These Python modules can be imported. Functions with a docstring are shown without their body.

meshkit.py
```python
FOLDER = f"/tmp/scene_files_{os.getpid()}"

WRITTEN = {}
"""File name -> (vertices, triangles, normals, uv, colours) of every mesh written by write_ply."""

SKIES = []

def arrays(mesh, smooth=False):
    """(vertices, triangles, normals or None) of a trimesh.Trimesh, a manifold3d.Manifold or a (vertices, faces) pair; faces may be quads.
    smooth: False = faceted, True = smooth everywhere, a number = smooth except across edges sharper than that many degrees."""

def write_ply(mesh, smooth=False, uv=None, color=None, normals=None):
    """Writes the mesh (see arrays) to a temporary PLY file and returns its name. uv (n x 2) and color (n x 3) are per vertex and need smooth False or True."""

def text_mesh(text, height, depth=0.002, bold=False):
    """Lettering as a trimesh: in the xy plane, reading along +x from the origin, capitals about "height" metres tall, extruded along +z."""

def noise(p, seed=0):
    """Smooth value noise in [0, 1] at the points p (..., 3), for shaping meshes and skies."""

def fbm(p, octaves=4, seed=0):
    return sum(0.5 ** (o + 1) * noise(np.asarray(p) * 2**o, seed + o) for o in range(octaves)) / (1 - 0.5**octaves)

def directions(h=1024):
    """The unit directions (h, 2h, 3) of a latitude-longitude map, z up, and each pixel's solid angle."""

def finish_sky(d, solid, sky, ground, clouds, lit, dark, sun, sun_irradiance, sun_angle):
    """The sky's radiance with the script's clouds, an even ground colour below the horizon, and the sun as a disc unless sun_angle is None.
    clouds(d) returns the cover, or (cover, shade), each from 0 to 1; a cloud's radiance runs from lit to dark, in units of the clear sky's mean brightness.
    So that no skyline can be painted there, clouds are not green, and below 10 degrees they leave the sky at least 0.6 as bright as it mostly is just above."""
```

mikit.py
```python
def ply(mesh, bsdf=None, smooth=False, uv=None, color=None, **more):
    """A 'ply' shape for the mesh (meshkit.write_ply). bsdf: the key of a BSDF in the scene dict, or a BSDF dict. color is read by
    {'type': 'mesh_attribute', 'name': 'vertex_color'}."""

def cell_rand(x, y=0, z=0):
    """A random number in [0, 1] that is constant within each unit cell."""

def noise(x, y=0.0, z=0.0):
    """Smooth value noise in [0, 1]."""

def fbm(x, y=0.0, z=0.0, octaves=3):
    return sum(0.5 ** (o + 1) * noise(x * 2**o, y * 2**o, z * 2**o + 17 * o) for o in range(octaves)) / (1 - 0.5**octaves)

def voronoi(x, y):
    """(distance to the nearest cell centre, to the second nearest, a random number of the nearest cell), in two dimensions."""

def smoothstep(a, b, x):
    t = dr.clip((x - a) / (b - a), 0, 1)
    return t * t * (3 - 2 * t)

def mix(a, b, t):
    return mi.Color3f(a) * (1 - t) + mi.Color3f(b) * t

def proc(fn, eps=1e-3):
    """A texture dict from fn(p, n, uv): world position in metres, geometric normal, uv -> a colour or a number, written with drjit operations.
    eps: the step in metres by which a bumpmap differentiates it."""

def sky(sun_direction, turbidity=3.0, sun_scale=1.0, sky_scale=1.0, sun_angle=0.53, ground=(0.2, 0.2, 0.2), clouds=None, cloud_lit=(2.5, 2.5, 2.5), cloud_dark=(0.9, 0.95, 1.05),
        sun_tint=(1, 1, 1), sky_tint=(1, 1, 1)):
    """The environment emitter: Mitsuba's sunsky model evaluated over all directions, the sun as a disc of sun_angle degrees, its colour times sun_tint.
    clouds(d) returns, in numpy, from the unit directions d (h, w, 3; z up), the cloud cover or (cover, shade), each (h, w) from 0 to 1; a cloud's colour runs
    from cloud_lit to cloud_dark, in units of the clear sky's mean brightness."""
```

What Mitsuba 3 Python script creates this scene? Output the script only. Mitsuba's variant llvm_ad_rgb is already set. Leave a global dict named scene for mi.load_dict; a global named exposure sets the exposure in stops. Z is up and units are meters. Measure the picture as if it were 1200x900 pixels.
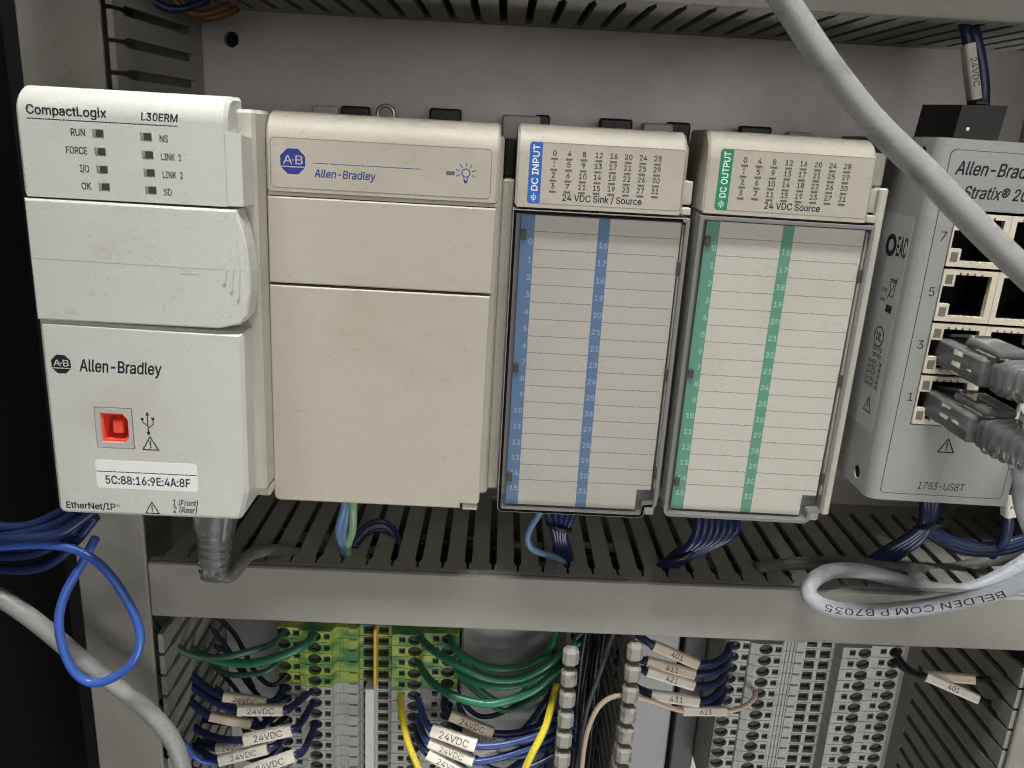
import math, numpy as np, trimesh, mitsuba as mi, mikit, meshkit
import drjit as dr
import manifold3d as m3
from shapely.geometry import Polygon, Point, LineString, box as sbox
from shapely.ops import unary_union
from scipy.interpolate import CubicSpline
from mikit import noise, fbm, smoothstep, mix

# ------------------------------------------------------------------ camera, lamp, exposure (millimetres are scaled to metres on output)
MM = 0.001
scene, labels = {}, {}
T = mi.ScalarTransform4f
EYE = np.array([67.1924, -328.0030, 113.9464]); FWD = np.array([0.02049, 0.95761, -0.28734]); UP = np.array([-0.04622, 0.28800, 0.95651])
scene['camera'] = {'type': 'thinlens', 'fov': 63.02, 'fov_axis': 'x', 'aperture_radius': 0.00045, 'focus_distance': 0.262, 'near_clip': 0.02, 'far_clip': 10.0,
                   'to_world': T().look_at(origin=(EYE*MM).tolist(), target=((EYE+FWD*100)*MM).tolist(), up=UP.tolist())}
exposure = 0.22
LAMP_POS = np.array([0.02, -0.50, 1.50]); LAMP_AIM = np.array([0.08, -0.08, 0.03])
scene['work_lamp'] = {'type': 'rectangle', 'to_world': T().look_at(origin=LAMP_POS.tolist(), target=LAMP_AIM.tolist(), up=[0, 1, 0]).scale([0.40, 0.06, 1]),
                      'emitter': {'type': 'area', 'radiance': {'type': 'rgb', 'value': [112.0, 112.5, 108.0]}}}
labels['work_lamp'] = {'label': 'flat rectangular work lamp shining down from above the open cabinet', 'category': 'lamp'}
scene['added_fill_lamp'] = {'type': 'rectangle', 'to_world': T().look_at(origin=[0.62, -1.8, 0.40], target=[0.08, 0, 0.05], up=[0, 0, 1]).scale([0.9, 0.42, 1]),
                           'emitter': {'type': 'area', 'radiance': {'type': 'rgb', 'value': [1.55, 1.48, 1.42]}}}  # unseen fill light, added to brighten the front of the cabinet
labels['added_fill_lamp'] = {'label': 'unseen wide fill light added across the room facing the open cabinet', 'category': 'lamp'}
scene['bench_lamp'] = {'type': 'rectangle', 'to_world': T().look_at(origin=[0.25, -0.62, -0.50], target=[0.08, -0.08, 0.0], up=[1, 0, 0]).scale([0.10, 0.20, 1]),
                       'emitter': {'type': 'area', 'radiance': {'type': 'rgb', 'value': [7.6, 7.5, 7.2]}}}
labels['bench_lamp'] = {'label': 'small soft lamp low in front of the open cabinet shining up', 'category': 'lamp'}
scene['room_light'] = {'type': 'constant', 'radiance': {'type': 'rgb', 'value': [0.045, 0.043, 0.042]}}

# ------------------------------------------------------------------ materials
def rgb(c): return {'type': 'rgb', 'value': list(c)}
def plastic(name, c, rough=0.45, spec=0.4, bump=None, **k):
    b = {'type': 'principled', 'base_color': c if isinstance(c, dict) else rgb(c), 'roughness': rough, 'specular': spec, **k}
    if bump: b = {'type': 'bumpmap', 'arbitrary': bump, 'scale': 1.0, 'bsdf': b}
    scene[name] = {'type': 'twosided', 'bsdf': b}
    return name
def grime(base, dirt, amount=0.5, scale=60.0, fine=1800.0):
    base, dirt = np.array(base), np.array(dirt)
    def fn(p, n, uv):
        big = smoothstep(0.50, 0.80, fbm(p.x*scale, p.y*scale, p.z*scale, 4))
        speck = smoothstep(0.74, 0.86, noise(p.x*fine*0.5, p.y*fine*0.5, p.z*fine*0.5)) * smoothstep(0.45, 0.7, noise(p.x*170, p.y*170, p.z*170))
        grain = noise(p.x*fine, p.y*fine, p.z*fine)*0.07 - 0.035
        return mix(base.tolist(), dirt.tolist(), dr.clip(big*amount + speck*0.35, 0, 1)) * (1 + grain)
    return mikit.proc(fn)
def grain_fn(p, n, uv): return 0.00005*noise(p.x*2600, p.y*2600, p.z*2600)
GRAIN = mikit.proc(grain_fn, eps=0.0002)
WHITE = plastic('m_white_plastic', grime((0.555, 0.56, 0.52), (0.43, 0.40, 0.32), 0.5, 32), 0.5, 0.35, GRAIN)
BEIGE = plastic('m_beige_plastic', grime((0.435, 0.405, 0.34), (0.33, 0.295, 0.225), 0.4, 36), 0.5, 0.35, GRAIN)
BEIGE2 = plastic('m_beige_plastic_pale', grime((0.455, 0.435, 0.38), (0.36, 0.33, 0.28), 0.3), 0.5, 0.35, GRAIN)
DUCT = plastic('m_duct_grey', grime((0.27, 0.265, 0.235), (0.185, 0.175, 0.15), 0.6, 35), 0.5, 0.35, GRAIN)
def panel_rough(p, n, uv): return 0.36 + 0.16*fbm(p.x*60, p.z*60, 3.0, 4)
PANEL = plastic('m_panel_paint', grime((0.46, 0.44, 0.438), (0.35, 0.325, 0.32), 0.6, 28), mikit.proc(panel_rough), 0.5, metallic=0.25)
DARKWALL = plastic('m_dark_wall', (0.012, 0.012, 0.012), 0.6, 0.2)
BLACK = plastic('m_black_plastic', (0.012, 0.012, 0.013), 0.4, 0.4)
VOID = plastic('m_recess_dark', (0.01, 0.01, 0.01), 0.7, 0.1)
SWGREY = plastic('m_switch_grey', grime((0.30, 0.31, 0.295), (0.24, 0.24, 0.22), 0.3, 50), 0.42, 0.4, GRAIN)
TERM = plastic('m_terminal_grey', grime((0.40, 0.41, 0.39), (0.25, 0.25, 0.225), 0.5, 90), 0.45, 0.4)
TERMDK = plastic('m_terminal_dark', (0.07, 0.07, 0.068), 0.5, 0.4)
def gy(p, n, uv):
    t = smoothstep(0.33, 0.75, fbm(p.x*130+3, p.y*90, p.z*260, 3))
    return mix((0.06, 0.20, 0.06), (0.36, 0.44, 0.09), t)
EARTH = plastic('m_earth_green_yellow', mikit.proc(gy), 0.4, 0.4)
INK = plastic('m_ink_black', (0.02, 0.02, 0.028), 0.6, 0.2)
INKBLUE = plastic('m_ink_blue', (0.03, 0.045, 0.22), 0.6, 0.2)
INKGREY = plastic('m_ink_grey', (0.22, 0.21, 0.19), 0.6, 0.2)
PBLUE_HAZED = plastic('m_print_blue', (0.14, 0.24, 0.42), 0.5, 0.3)  # column blue, paled in the colour for the haze of the clear door
PGREEN_HAZED = plastic('m_print_green', (0.13, 0.33, 0.24), 0.5, 0.3)  # column green, likewise paled to carry the door haze
PBLUE_HAZED2 = plastic('m_label_blue', (0.035, 0.12, 0.42), 0.5, 0.3)
PGREEN_HAZED2 = plastic('m_label_green', (0.02, 0.22, 0.11), 0.5, 0.3)
PWHITE = plastic('m_print_white', (0.72, 0.74, 0.76), 0.5, 0.3)
PFAINT = plastic('m_print_faint', (0.40, 0.47, 0.60), 0.5, 0.3)
PFAINTG = plastic('m_print_faint_green', (0.36, 0.58, 0.48), 0.5, 0.3)
PAPER = plastic('m_card', grime((0.62, 0.60, 0.54), (0.53, 0.50, 0.43), 0.4, 40), 0.6, 0.25)
STICKER = plastic('m_sticker', (0.80, 0.80, 0.78), 0.4, 0.35)
SLEEVE = plastic('m_sleeve_white', grime((0.78, 0.74, 0.66), (0.55, 0.48, 0.38), 0.45, 120), 0.5, 0.3)
SLEEVETAN = plastic('m_sleeve_tan', grime((0.66, 0.57, 0.46), (0.45, 0.36, 0.27), 0.5, 120), 0.5, 0.3)
SMOKE = plastic('m_smoky_frame', (0.235, 0.235, 0.228), 0.3, 0.5)
SMOKE2 = plastic('m_clear_edge', (0.50, 0.48, 0.44), 0.18, 0.5)  # pale colour with the highlight of the clear door edge put in
LEDOFF = plastic('m_led_off', (0.11, 0.10, 0.095), 0.3, 0.5)
LEDGREY = plastic('m_led_grey', (0.16, 0.165, 0.13), 0.3, 0.5)
RED = plastic('m_usb_red', (0.85, 0.09, 0.05), 0.35, 0.4)
WBLUE = plastic('m_wire_navy', (0.014, 0.024, 0.078), 0.32, 0.5)
WMID = plastic('m_wire_mid_blue', (0.03, 0.062, 0.21), 0.32, 0.5)
WBRIGHT = plastic('m_wire_blue', (0.05, 0.125, 0.46), 0.3, 0.5)
WLIGHT = plastic('m_wire_light_blue', (0.14, 0.24, 0.42), 0.35, 0.4)
WGREEN = plastic('m_wire_green', (0.025, 0.16, 0.085), 0.32, 0.5)
WDKGREEN = plastic('m_wire_dark_green', (0.03, 0.10, 0.065), 0.35, 0.5)
WPALEGREEN = plastic('m_wire_pale_green', (0.26, 0.42, 0.26), 0.35, 0.4)
WYELLOW = plastic('m_wire_yellow', (0.75, 0.62, 0.05), 0.35, 0.4)
WBEIGE = plastic('m_wire_beige', (0.66, 0.54, 0.42), 0.4, 0.4)
WBLACK = plastic('m_wire_black', (0.015, 0.016, 0.018), 0.35, 0.5)
WGREY = plastic('m_wire_grey', (0.12, 0.13, 0.14), 0.4, 0.4)
WORANGE = plastic('m_wire_orange', (0.13, 0.065, 0.018), 0.35, 0.5)
CABLE = plastic('m_cable_grey', grime((0.275, 0.275, 0.27), (0.15, 0.15, 0.145), 0.7, 120), 0.42, 0.4, GRAIN)
CABLEW = plastic('m_cable_white', grime((0.42, 0.44, 0.475), (0.23, 0.23, 0.225), 0.6, 120), 0.38, 0.45, GRAIN)
DUCTOLD = plastic('m_duct_worn', grime((0.27, 0.26, 0.23), (0.12, 0.11, 0.095), 0.9, 160), 0.5, 0.35)
CABLEDK = plastic('m_cable_dark', grime((0.13, 0.126, 0.115), (0.08, 0.075, 0.07), 0.5, 90), 0.45, 0.4)
SWPALE = plastic('m_switch_sticker', (0.39, 0.40, 0.39), 0.3, 0.5)
SHIELD = plastic('m_port_shield', (0.72, 0.66, 0.53), 0.35, 0.5, metallic=0.25)
STEEL = plastic('m_steel', (0.55, 0.55, 0.55), 0.3, 0.5, metallic=1.0)
LUG = plastic('m_grey_lug', (0.42, 0.42, 0.41), 0.3, 0.5)
LUGPALE = plastic('m_tinned_shell', (0.46, 0.45, 0.43), 0.35, 0.6)
HOLE_SHADE = plastic('m_clamp_dark', (0.028, 0.028, 0.028), 0.5, 0.3)  # near-black that paints shade into the terminal holes
JUMPER = plastic('m_jumper_orange', (0.70, 0.46, 0.08), 0.4, 0.4)
scene['m_clear'] = {'type': 'blendbsdf', 'weight': 0.13, 'a': {'type': 'dielectric', 'int_ior': 1.45, 'ext_ior': 1.0}, 'b': {'type': 'principled', 'base_color': rgb((0.85, 0.86, 0.87)), 'roughness': 0.15, 'specular': 0.8}}
scene['m_pane'] = {'type': 'thindielectric', 'int_ior': 1.45, 'ext_ior': 1.0}
CLEAR, PANE = 'm_clear', 'm_pane'

# ------------------------------------------------------------------ naming and writing
used = {}
def name_of(name, parent=None):
    key = name if parent is None else parent + '__' + name
    n = used.get(key, -1) + 1
    used[key] = n
    return key if n == 0 else '%s_%03d' % (key, n)
def put(name, mesh, mat, parent=None, smooth=False, M=None, kind=None, label=None):
    key = name_of(name, parent)
    if hasattr(mesh, 'to_mesh'):
        mm = mesh.to_mesh(); mesh = trimesh.Trimesh(mm.vert_properties[:, :3], mm.tri_verts, process=False)
    if isinstance(mesh, (list, tuple)): mesh = trimesh.util.concatenate(list(mesh))
    mesh = mesh.copy()
    if M is not None: mesh.apply_transform(M)
    mesh.apply_scale(MM)
    scene[key] = mikit.ply(mesh, mat, smooth=smooth)
    if kind or label:
        labels[key] = {k: v for k, v in (('label', label), ('kind', kind)) if v}
    return key
def thing(name, label, cat, group=None):
    key = name_of(name)
    labels[key] = {'label': label, 'category': cat}
    if group: labels[key]['group'] = group
    return key
def tag(key, label, cat, group=None):
    labels[key] = {'label': label, 'category': cat, **({'group': group} if group else {})}
def struct(name, mesh, mat, **k):
    return put(name, mesh, mat, kind='structure', **k)

# ------------------------------------------------------------------ shapes, in millimetres
def box(x0, x1, y0, y1, z0, z1):
    m = trimesh.creation.box((x1-x0, y1-y0, z1-z0)); m.apply_translation(((x0+x1)/2, (y0+y1)/2, (z0+z1)/2)); return m
def cbox(x0, x1, y0, y1, z0, z1, c=0.4):
    pts = []
    for sx, x in ((1, x0), (-1, x1)):
        for sy, y in ((1, y0), (-1, y1)):
            for sz, z in ((1, z0), (-1, z1)):
                pts += [(x+sx*c, y+sy*c, z), (x+sx*c, y, z+sz*c), (x, y+sy*c, z+sz*c)]
    return trimesh.convex.convex_hull(np.array(pts))
def rbox(x0, x1, y0, y1, z0, z1, r=1.0, seg=16):
    s = m3.Manifold.sphere(r, seg)
    return tomesh(m3.Manifold.batch_hull([s.translate((x, y, z)) for x in (x0+r, x1-r) for y in (y0+r, y1-r) for z in (z0+r, z1-r)]))
def man(mesh): return m3.Manifold(m3.Mesh(np.asarray(mesh.vertices, np.float32), np.asarray(mesh.faces, np.uint32)))
def tomesh(m):
    q = m.to_mesh(); return trimesh.Trimesh(q.vert_properties[:, :3], q.tri_verts, process=False)
def cut(a, *bs):
    a = man(a)
    for b in bs: a = a - (b if isinstance(b, m3.Manifold) else man(b))
    return tomesh(a)
def xprism(prof, x0, x1, c=0.6):
    """A convex outline of (y, z) points run along x, its two ends chamfered."""
    p = Polygon(prof); q = p.buffer(-c, join_style=2)
    o, i = np.array(p.exterior.coords), np.array(q.exterior.coords)
    P = [(x, *yz) for x, ring in ((x0, i), (x0+c, o), (x1-c, o), (x1, i)) for yz in ring]
    return trimesh.convex.convex_hull(np.array(P))
def poly_y(poly, y0, y1):
    """A shapely outline in (x, z) run from depth y1 (back) to y0 (front)."""
    gs = getattr(poly, 'geoms', [poly]); out = []
    for g in gs:
        if g.is_empty or g.area < 1e-6: continue
        m = trimesh.creation.extrude_polygon(g, y1-y0, engine='earcut')
        m.apply_transform(np.array([[1, 0, 0, 0], [0, 0, -1, y1], [0, 1, 0, 0], [0, 0, 0, 1.0]]))
        out.append(m)
    return trimesh.util.concatenate(out)
def poly_z(poly, z0, z1):
    m = trimesh.creation.extrude_polygon(poly, z1-z0, engine='earcut'); m.apply_translation((0, 0, z0)); return m
def bevel_y(pts, y0, y1, c=0.5):
    """An outline of (x, z) points run from y1 to y0 with a bevelled front edge."""
    p = Polygon(pts)
    if not p.exterior.is_ccw: pts = pts[::-1]
    P = np.array(pts, float); n = len(P)
    d0, d1 = P - np.roll(P, 1, 0), np.roll(P, -1, 0) - P
    n0 = np.stack([-d0[:, 1], d0[:, 0]], 1); n0 /= np.linalg.norm(n0, axis=1, keepdims=True)
    n1 = np.stack([-d1[:, 1], d1[:, 0]], 1); n1 /= np.linalg.norm(n1, axis=1, keepdims=True)
    Q = P + c*(n0+n1)/(1+(n0*n1).sum(1, keepdims=True))
    rings = [np.column_stack([P[:, 0], np.full(n, y1), P[:, 1]]), np.column_stack([P[:, 0], np.full(n, y0+c), P[:, 1]]), np.column_stack([Q[:, 0], np.full(n, y0), Q[:, 1]])]
    V = np.vstack(rings); F = []
    for k in range(2):
        for i in range(n):
            j = (i+1) % n; a, b, e, f = k*n+i, k*n+j, k*n+n+j, k*n+n+i
            F += [(a, b, e), (a, e, f)]
    v2, tri = trimesh.creation.triangulate_polygon(Polygon(P), engine='earcut')
    from scipy.spatial import cKDTree
    idx = cKDTree(P).query(v2)[1]
    F += [tuple(2*n+idx[t]) for t in tri] + [tuple(idx[t][::-1]) for t in tri]
    m = trimesh.Trimesh(V, np.array(F), process=False); m.fix_normals(); return m
def round_rect(x0, x1, z0, z1, r): return sbox(x0+r, z0+r, x1-r, z1-r).buffer(r, 6)
def outline(poly, w, y0, y1): return poly_y(poly.difference(poly.buffer(-w)), y0, y1)
def cyl_y(x, z, r, y0, y1, n=24, sx=1.0, sz=1.0):
    m = trimesh.creation.cylinder(r, y1-y0, sections=n)
    m.apply_transform(trimesh.transformations.rotation_matrix(math.pi/2, (1, 0, 0)))
    m.apply_transform(np.diag([sx, 1, sz, 1])); m.apply_translation((x, (y0+y1)/2, z)); return m
def stroke(pts, w): return LineString(pts).buffer(w/2, 4)
_txt = {}
def raw_text(s, h, bold):
    k = (s, bold)
    if k not in _txt: _txt[k] = meshkit.text_mesh(s, 10.0, 1.0, bold)
    m = _txt[k].copy(); m.apply_transform(np.diag([h/10, h/10, 0.06, 1])); return m
def text(s, x, z, h, yf, width=None, italic=0.0, bold=False, align='l', turn=0.0):
    """Flat print on a face at depth yf, its baseline starting at (x, z)."""
    m = raw_text(s, h, bold)
    if width: m.apply_transform(np.diag([width/np.ptp(m.vertices[:, 0]), 1, 1, 1]))
    if italic: S = np.eye(4); S[0, 1] = italic; m.apply_transform(S)
    if align == 'c': m.apply_translation((-m.vertices[:, 0].mean()*0 - (m.vertices[:, 0].max()+m.vertices[:, 0].min())/2, 0, 0))
    if align == 'r': m.apply_translation((-m.vertices[:, 0].max(), 0, 0))
    if turn: m.apply_transform(trimesh.transformations.rotation_matrix(math.radians(turn), (0, 0, 1)))
    m.apply_transform(np.array([[1, 0, 0, x], [0, 0, -1, yf], [0, 1, 0, z], [0, 0, 0, 1.0]]))
    return m
def spline(pts, step=1.2):
    P = np.array(pts, float)
    t = np.concatenate([[0], np.cumsum(np.sqrt(np.linalg.norm(np.diff(P, axis=0), axis=1)))])
    cs = CubicSpline(t, P, bc_type='natural') if len(P) > 2 else (lambda u: P[0] + (P[1]-P[0])*(np.asarray(u)[:, None]/t[-1]))
    f = cs(np.linspace(0, t[-1], 60*len(P)))
    s = np.concatenate([[0], np.cumsum(np.linalg.norm(np.diff(f, axis=0), axis=1))])
    n = max(4, int(s[-1]/step))
    return np.stack([np.interp(np.linspace(0, s[-1], n), s, f[:, k]) for k in range(3)], 1)
VIEW = np.array([0.0, -0.93, 0.36])
def frames(C, nrm=VIEW):
    t = np.gradient(C, axis=0); t /= np.linalg.norm(t, axis=1, keepdims=True)
    n = nrm - t*(t@nrm)[:, None]; n /= np.linalg.norm(n, axis=1, keepdims=True)
    return t, n, np.cross(n, t)
def sweep(C, ring, nrm=VIEW, scale=None):
    """A closed (a, b) ring carried along the points C; a runs along n, b along n x t; ends capped."""
    t = np.gradient(C, axis=0); t /= np.linalg.norm(t, axis=1, keepdims=True)
    n = np.zeros_like(C); v = nrm - t[0]*(t[0]@nrm); n[0] = v/np.linalg.norm(v)
    for i in range(1, len(C)):
        v = n[i-1] - t[i]*(t[i]@n[i-1]); n[i] = v/np.linalg.norm(v)
    b = np.cross(n, t); ring = np.asarray(ring, float); k = len(ring)
    sc = np.ones(len(C)) if scale is None else np.asarray(scale)
    V = C[:, None] + sc[:, None, None]*(ring[None, :, :1]*n[:, None] + ring[None, :, 1:]*b[:, None])
    i, j = np.meshgrid(np.arange(len(C)-1), np.arange(k), indexing='ij')
    a, bb, c, d = i*k+j, i*k+(j+1) % k, (i+1)*k+(j+1) % k, (i+1)*k+j
    F = np.vstack([np.stack([a, bb, c], -1).reshape(-1, 3), np.stack([a, c, d], -1).reshape(-1, 3)])
    V = np.vstack([V.reshape(-1, 3), C[:1], C[-1:]]); e0, e1 = len(V)-2, len(V)-1; L = (len(C)-1)*k
    F = np.vstack([F, [(e0, (q+1) % k, q) for q in range(k)], [(e1, L+q, L+(q+1) % k) for q in range(k)]])
    m = trimesh.Trimesh(V, F, process=False); m.fix_normals(); return m
def circle(r, n=12): a = np.arange(n)*2*np.pi/n; return np.stack([r*np.cos(a), r*np.sin(a)], 1)
def tube(pts, r, n=12, step=1.2, wob=0.0, seed=1):
    C = spline(pts, step)
    if wob: C = C + wob*(np.stack([meshkit.noise(np.column_stack([np.arange(len(C))*0.12, np.full(len(C), 3.1*q), np.full(len(C), .5)]), seed) for q in range(3)], 1)-0.5)
    return sweep(C, circle(r, n))
def bend_text(s, C, h, r, start, flip=False, bold=False, flat=False, nrm=VIEW, width=None):
    """Print wrapped on a tube (or laid on the flat side of a sleeve) that runs along C."""
    m = raw_text(s, h, bold)
    if width: m.apply_transform(np.diag([width/np.ptp(m.vertices[:, 0]), 1, 1, 1]))
    V_, F_ = trimesh.remesh.subdivide_to_size(m.vertices, m.faces, max(0.35, h*0.25)); m = trimesh.Trimesh(V_, F_, process=False)
    if flip: C = C[::-1]
    t, n, b = frames(C, nrm); b = -b if (b@np.array([0, 0, 1.0])).mean() < 0 and not flip else b
    S = np.concatenate([[0], np.cumsum(np.linalg.norm(np.diff(C, axis=0), axis=1))])
    V = m.vertices; s_ = np.clip(V[:, 0]+start, 0, S[-1]); y = V[:, 1]-h/2
    I = lambda A: np.stack([np.interp(s_, S, A[:, k]) for k in range(3)], 1)
    c, nn, bb = I(C), I(n), I(b)
    nn /= np.linalg.norm(nn, axis=1, keepdims=True); bb /= np.linalg.norm(bb, axis=1, keepdims=True)
    if flat: P = c + nn*(r+V[:, 2])[:, None] + bb*y[:, None]
    else: P = c + nn*((r+V[:, 2])*np.cos(y/r))[:, None] + bb*((r+V[:, 2])*np.sin(y/r))[:, None]
    m = trimesh.Trimesh(P, m.faces, process=False); return m
def sleeve_ring(w=2.3, th=1.45): return np.array(round_rect(-th, th, -w, w, min(th, w)*0.6).exterior.coords)[:-1]
def wire(name, label, cat, pts, r, mat, group=None, sleeve=None, wob=0.25, sides=12):
    """One wire; sleeve = (first point, last point, print or None, material, half width)."""
    key = name_of(name); used_name = key
    if sleeve:
        i, j = sleeve[:2]; a, b = np.array(pts[i], float), np.array(pts[j], float)
        path = list(pts[:i+1]) + [a+(b-a)*q for q in (0.25, 0.5, 0.75)] + list(pts[j:])
    else: path = pts
    mesh = tube(path, r, sides, 1.0, 0 if sleeve else wob, seed=len(scene))
    mesh.apply_scale(MM); scene[key] = mikit.ply(mesh, mat, smooth=True); tag(key, label, cat, group)
    if sleeve:
        a, b, s, smat, w = sleeve
        a, b = np.array(pts[a], float), np.array(pts[b], float)
        S = np.linspace(a, b, 5); u = (b-a)/np.linalg.norm(b-a)
        sl = put('marker_sleeve', sweep(S, sleeve_ring(w, max(r+0.4, 1.3))), smat, key, smooth=40)
        if s:
            if b[0] < a[0]: S = S[::-1]
            L = np.linalg.norm(b-a); m = raw_text(s, w*1.05, False); wd = np.ptp(m.vertices[:, 0])
            put('lettering', bend_text(s, S, w*1.05, max(r+0.4, 1.3), (L-wd)/2, flat=True), INK, sl)
    return key
def frame(x, z, deg):
    t = math.radians(deg); c, s = math.cos(t), math.sin(t)
    return np.array([[c, 0, -s, x], [0, 1, 0, 0], [s, 0, c, z], [0, 0, 0, 1.0]])
def triangle_sign(x, z, s, yf):
    """A warning triangle with an exclamation mark, x its centre, z its foot."""
    tri = Polygon([(x-s*0.56, z), (x+s*0.56, z), (x, z+s)]).buffer(0.12)
    p = unary_union([tri.difference(tri.buffer(-s*0.085)), stroke([(x, z+s*0.33), (x, z+s*0.68)], s*0.09), Point(x, z+s*0.19).buffer(s*0.055)])
    return poly_y(p, yf-0.06, yf)
def badge(x, z, w, yf, ink, ground):
    """The maker's octagonal badge: A.B over a stripe."""
    h = w/2; q = w*0.215
    oct_ = Polygon([(x-q, z-h), (x+q, z-h), (x+h, z-q), (x+h, z+q), (x+q, z+h), (x-q, z+h), (x-h, z+q), (x-h, z-q)]).buffer(w*0.06).buffer(-w*0.06)
    a = poly_y(oct_, yf-0.06, yf)
    t = text('A', x-w*0.40, z-w*0.10, w*0.34, yf-0.06, width=w*0.36); t2 = text('B', x+w*0.06, z-w*0.10, w*0.34, yf-0.06, width=w*0.30)
    dot = poly_y(Point(x+w*0.005, z+w*0.06).buffer(w*0.035), yf-0.12, yf-0.06)
    line = poly_y(sbox(x-h*0.96, z-w*0.23, x+h*0.96, z-w*0.19), yf-0.12, yf-0.06)
    return a, trimesh.util.concatenate([t, t2, dot, line])

# ------------------------------------------------------------------ setting: back panel, cabinet, mounting rails
hole = cyl_y(-34.5, 141.5, 2.75, -5, 5)
panel = struct('back_panel', cut(box(-74, 330, 0, 3, -260, 240), hole), PANEL)
put('hole_shade_backing', box(-40, -29, 3.2, 4, 136, 147), VOID, panel)  # dark sheet painting the shade seen through the panel hole
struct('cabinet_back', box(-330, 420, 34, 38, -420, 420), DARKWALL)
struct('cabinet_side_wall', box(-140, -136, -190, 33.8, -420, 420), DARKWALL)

struct('added_light_stop', box(-136, -84, -190, -186, -420, 420), DARKWALL)  # unseen strip added to block light from the front left
um = thing('added_shade_block', 'beige block added above the upper wire duct to cast shade, out of the picture', 'module')  # unseen block, added so the upper duct area falls in shade
put('housing', cbox(-80, 330, -92, -1, 212, 330, 1.5), BEIGE, um); put('front_block', cbox(-79, 328, -113, -92.2, 213, 328, 1.5), BEIGE, um)

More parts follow.
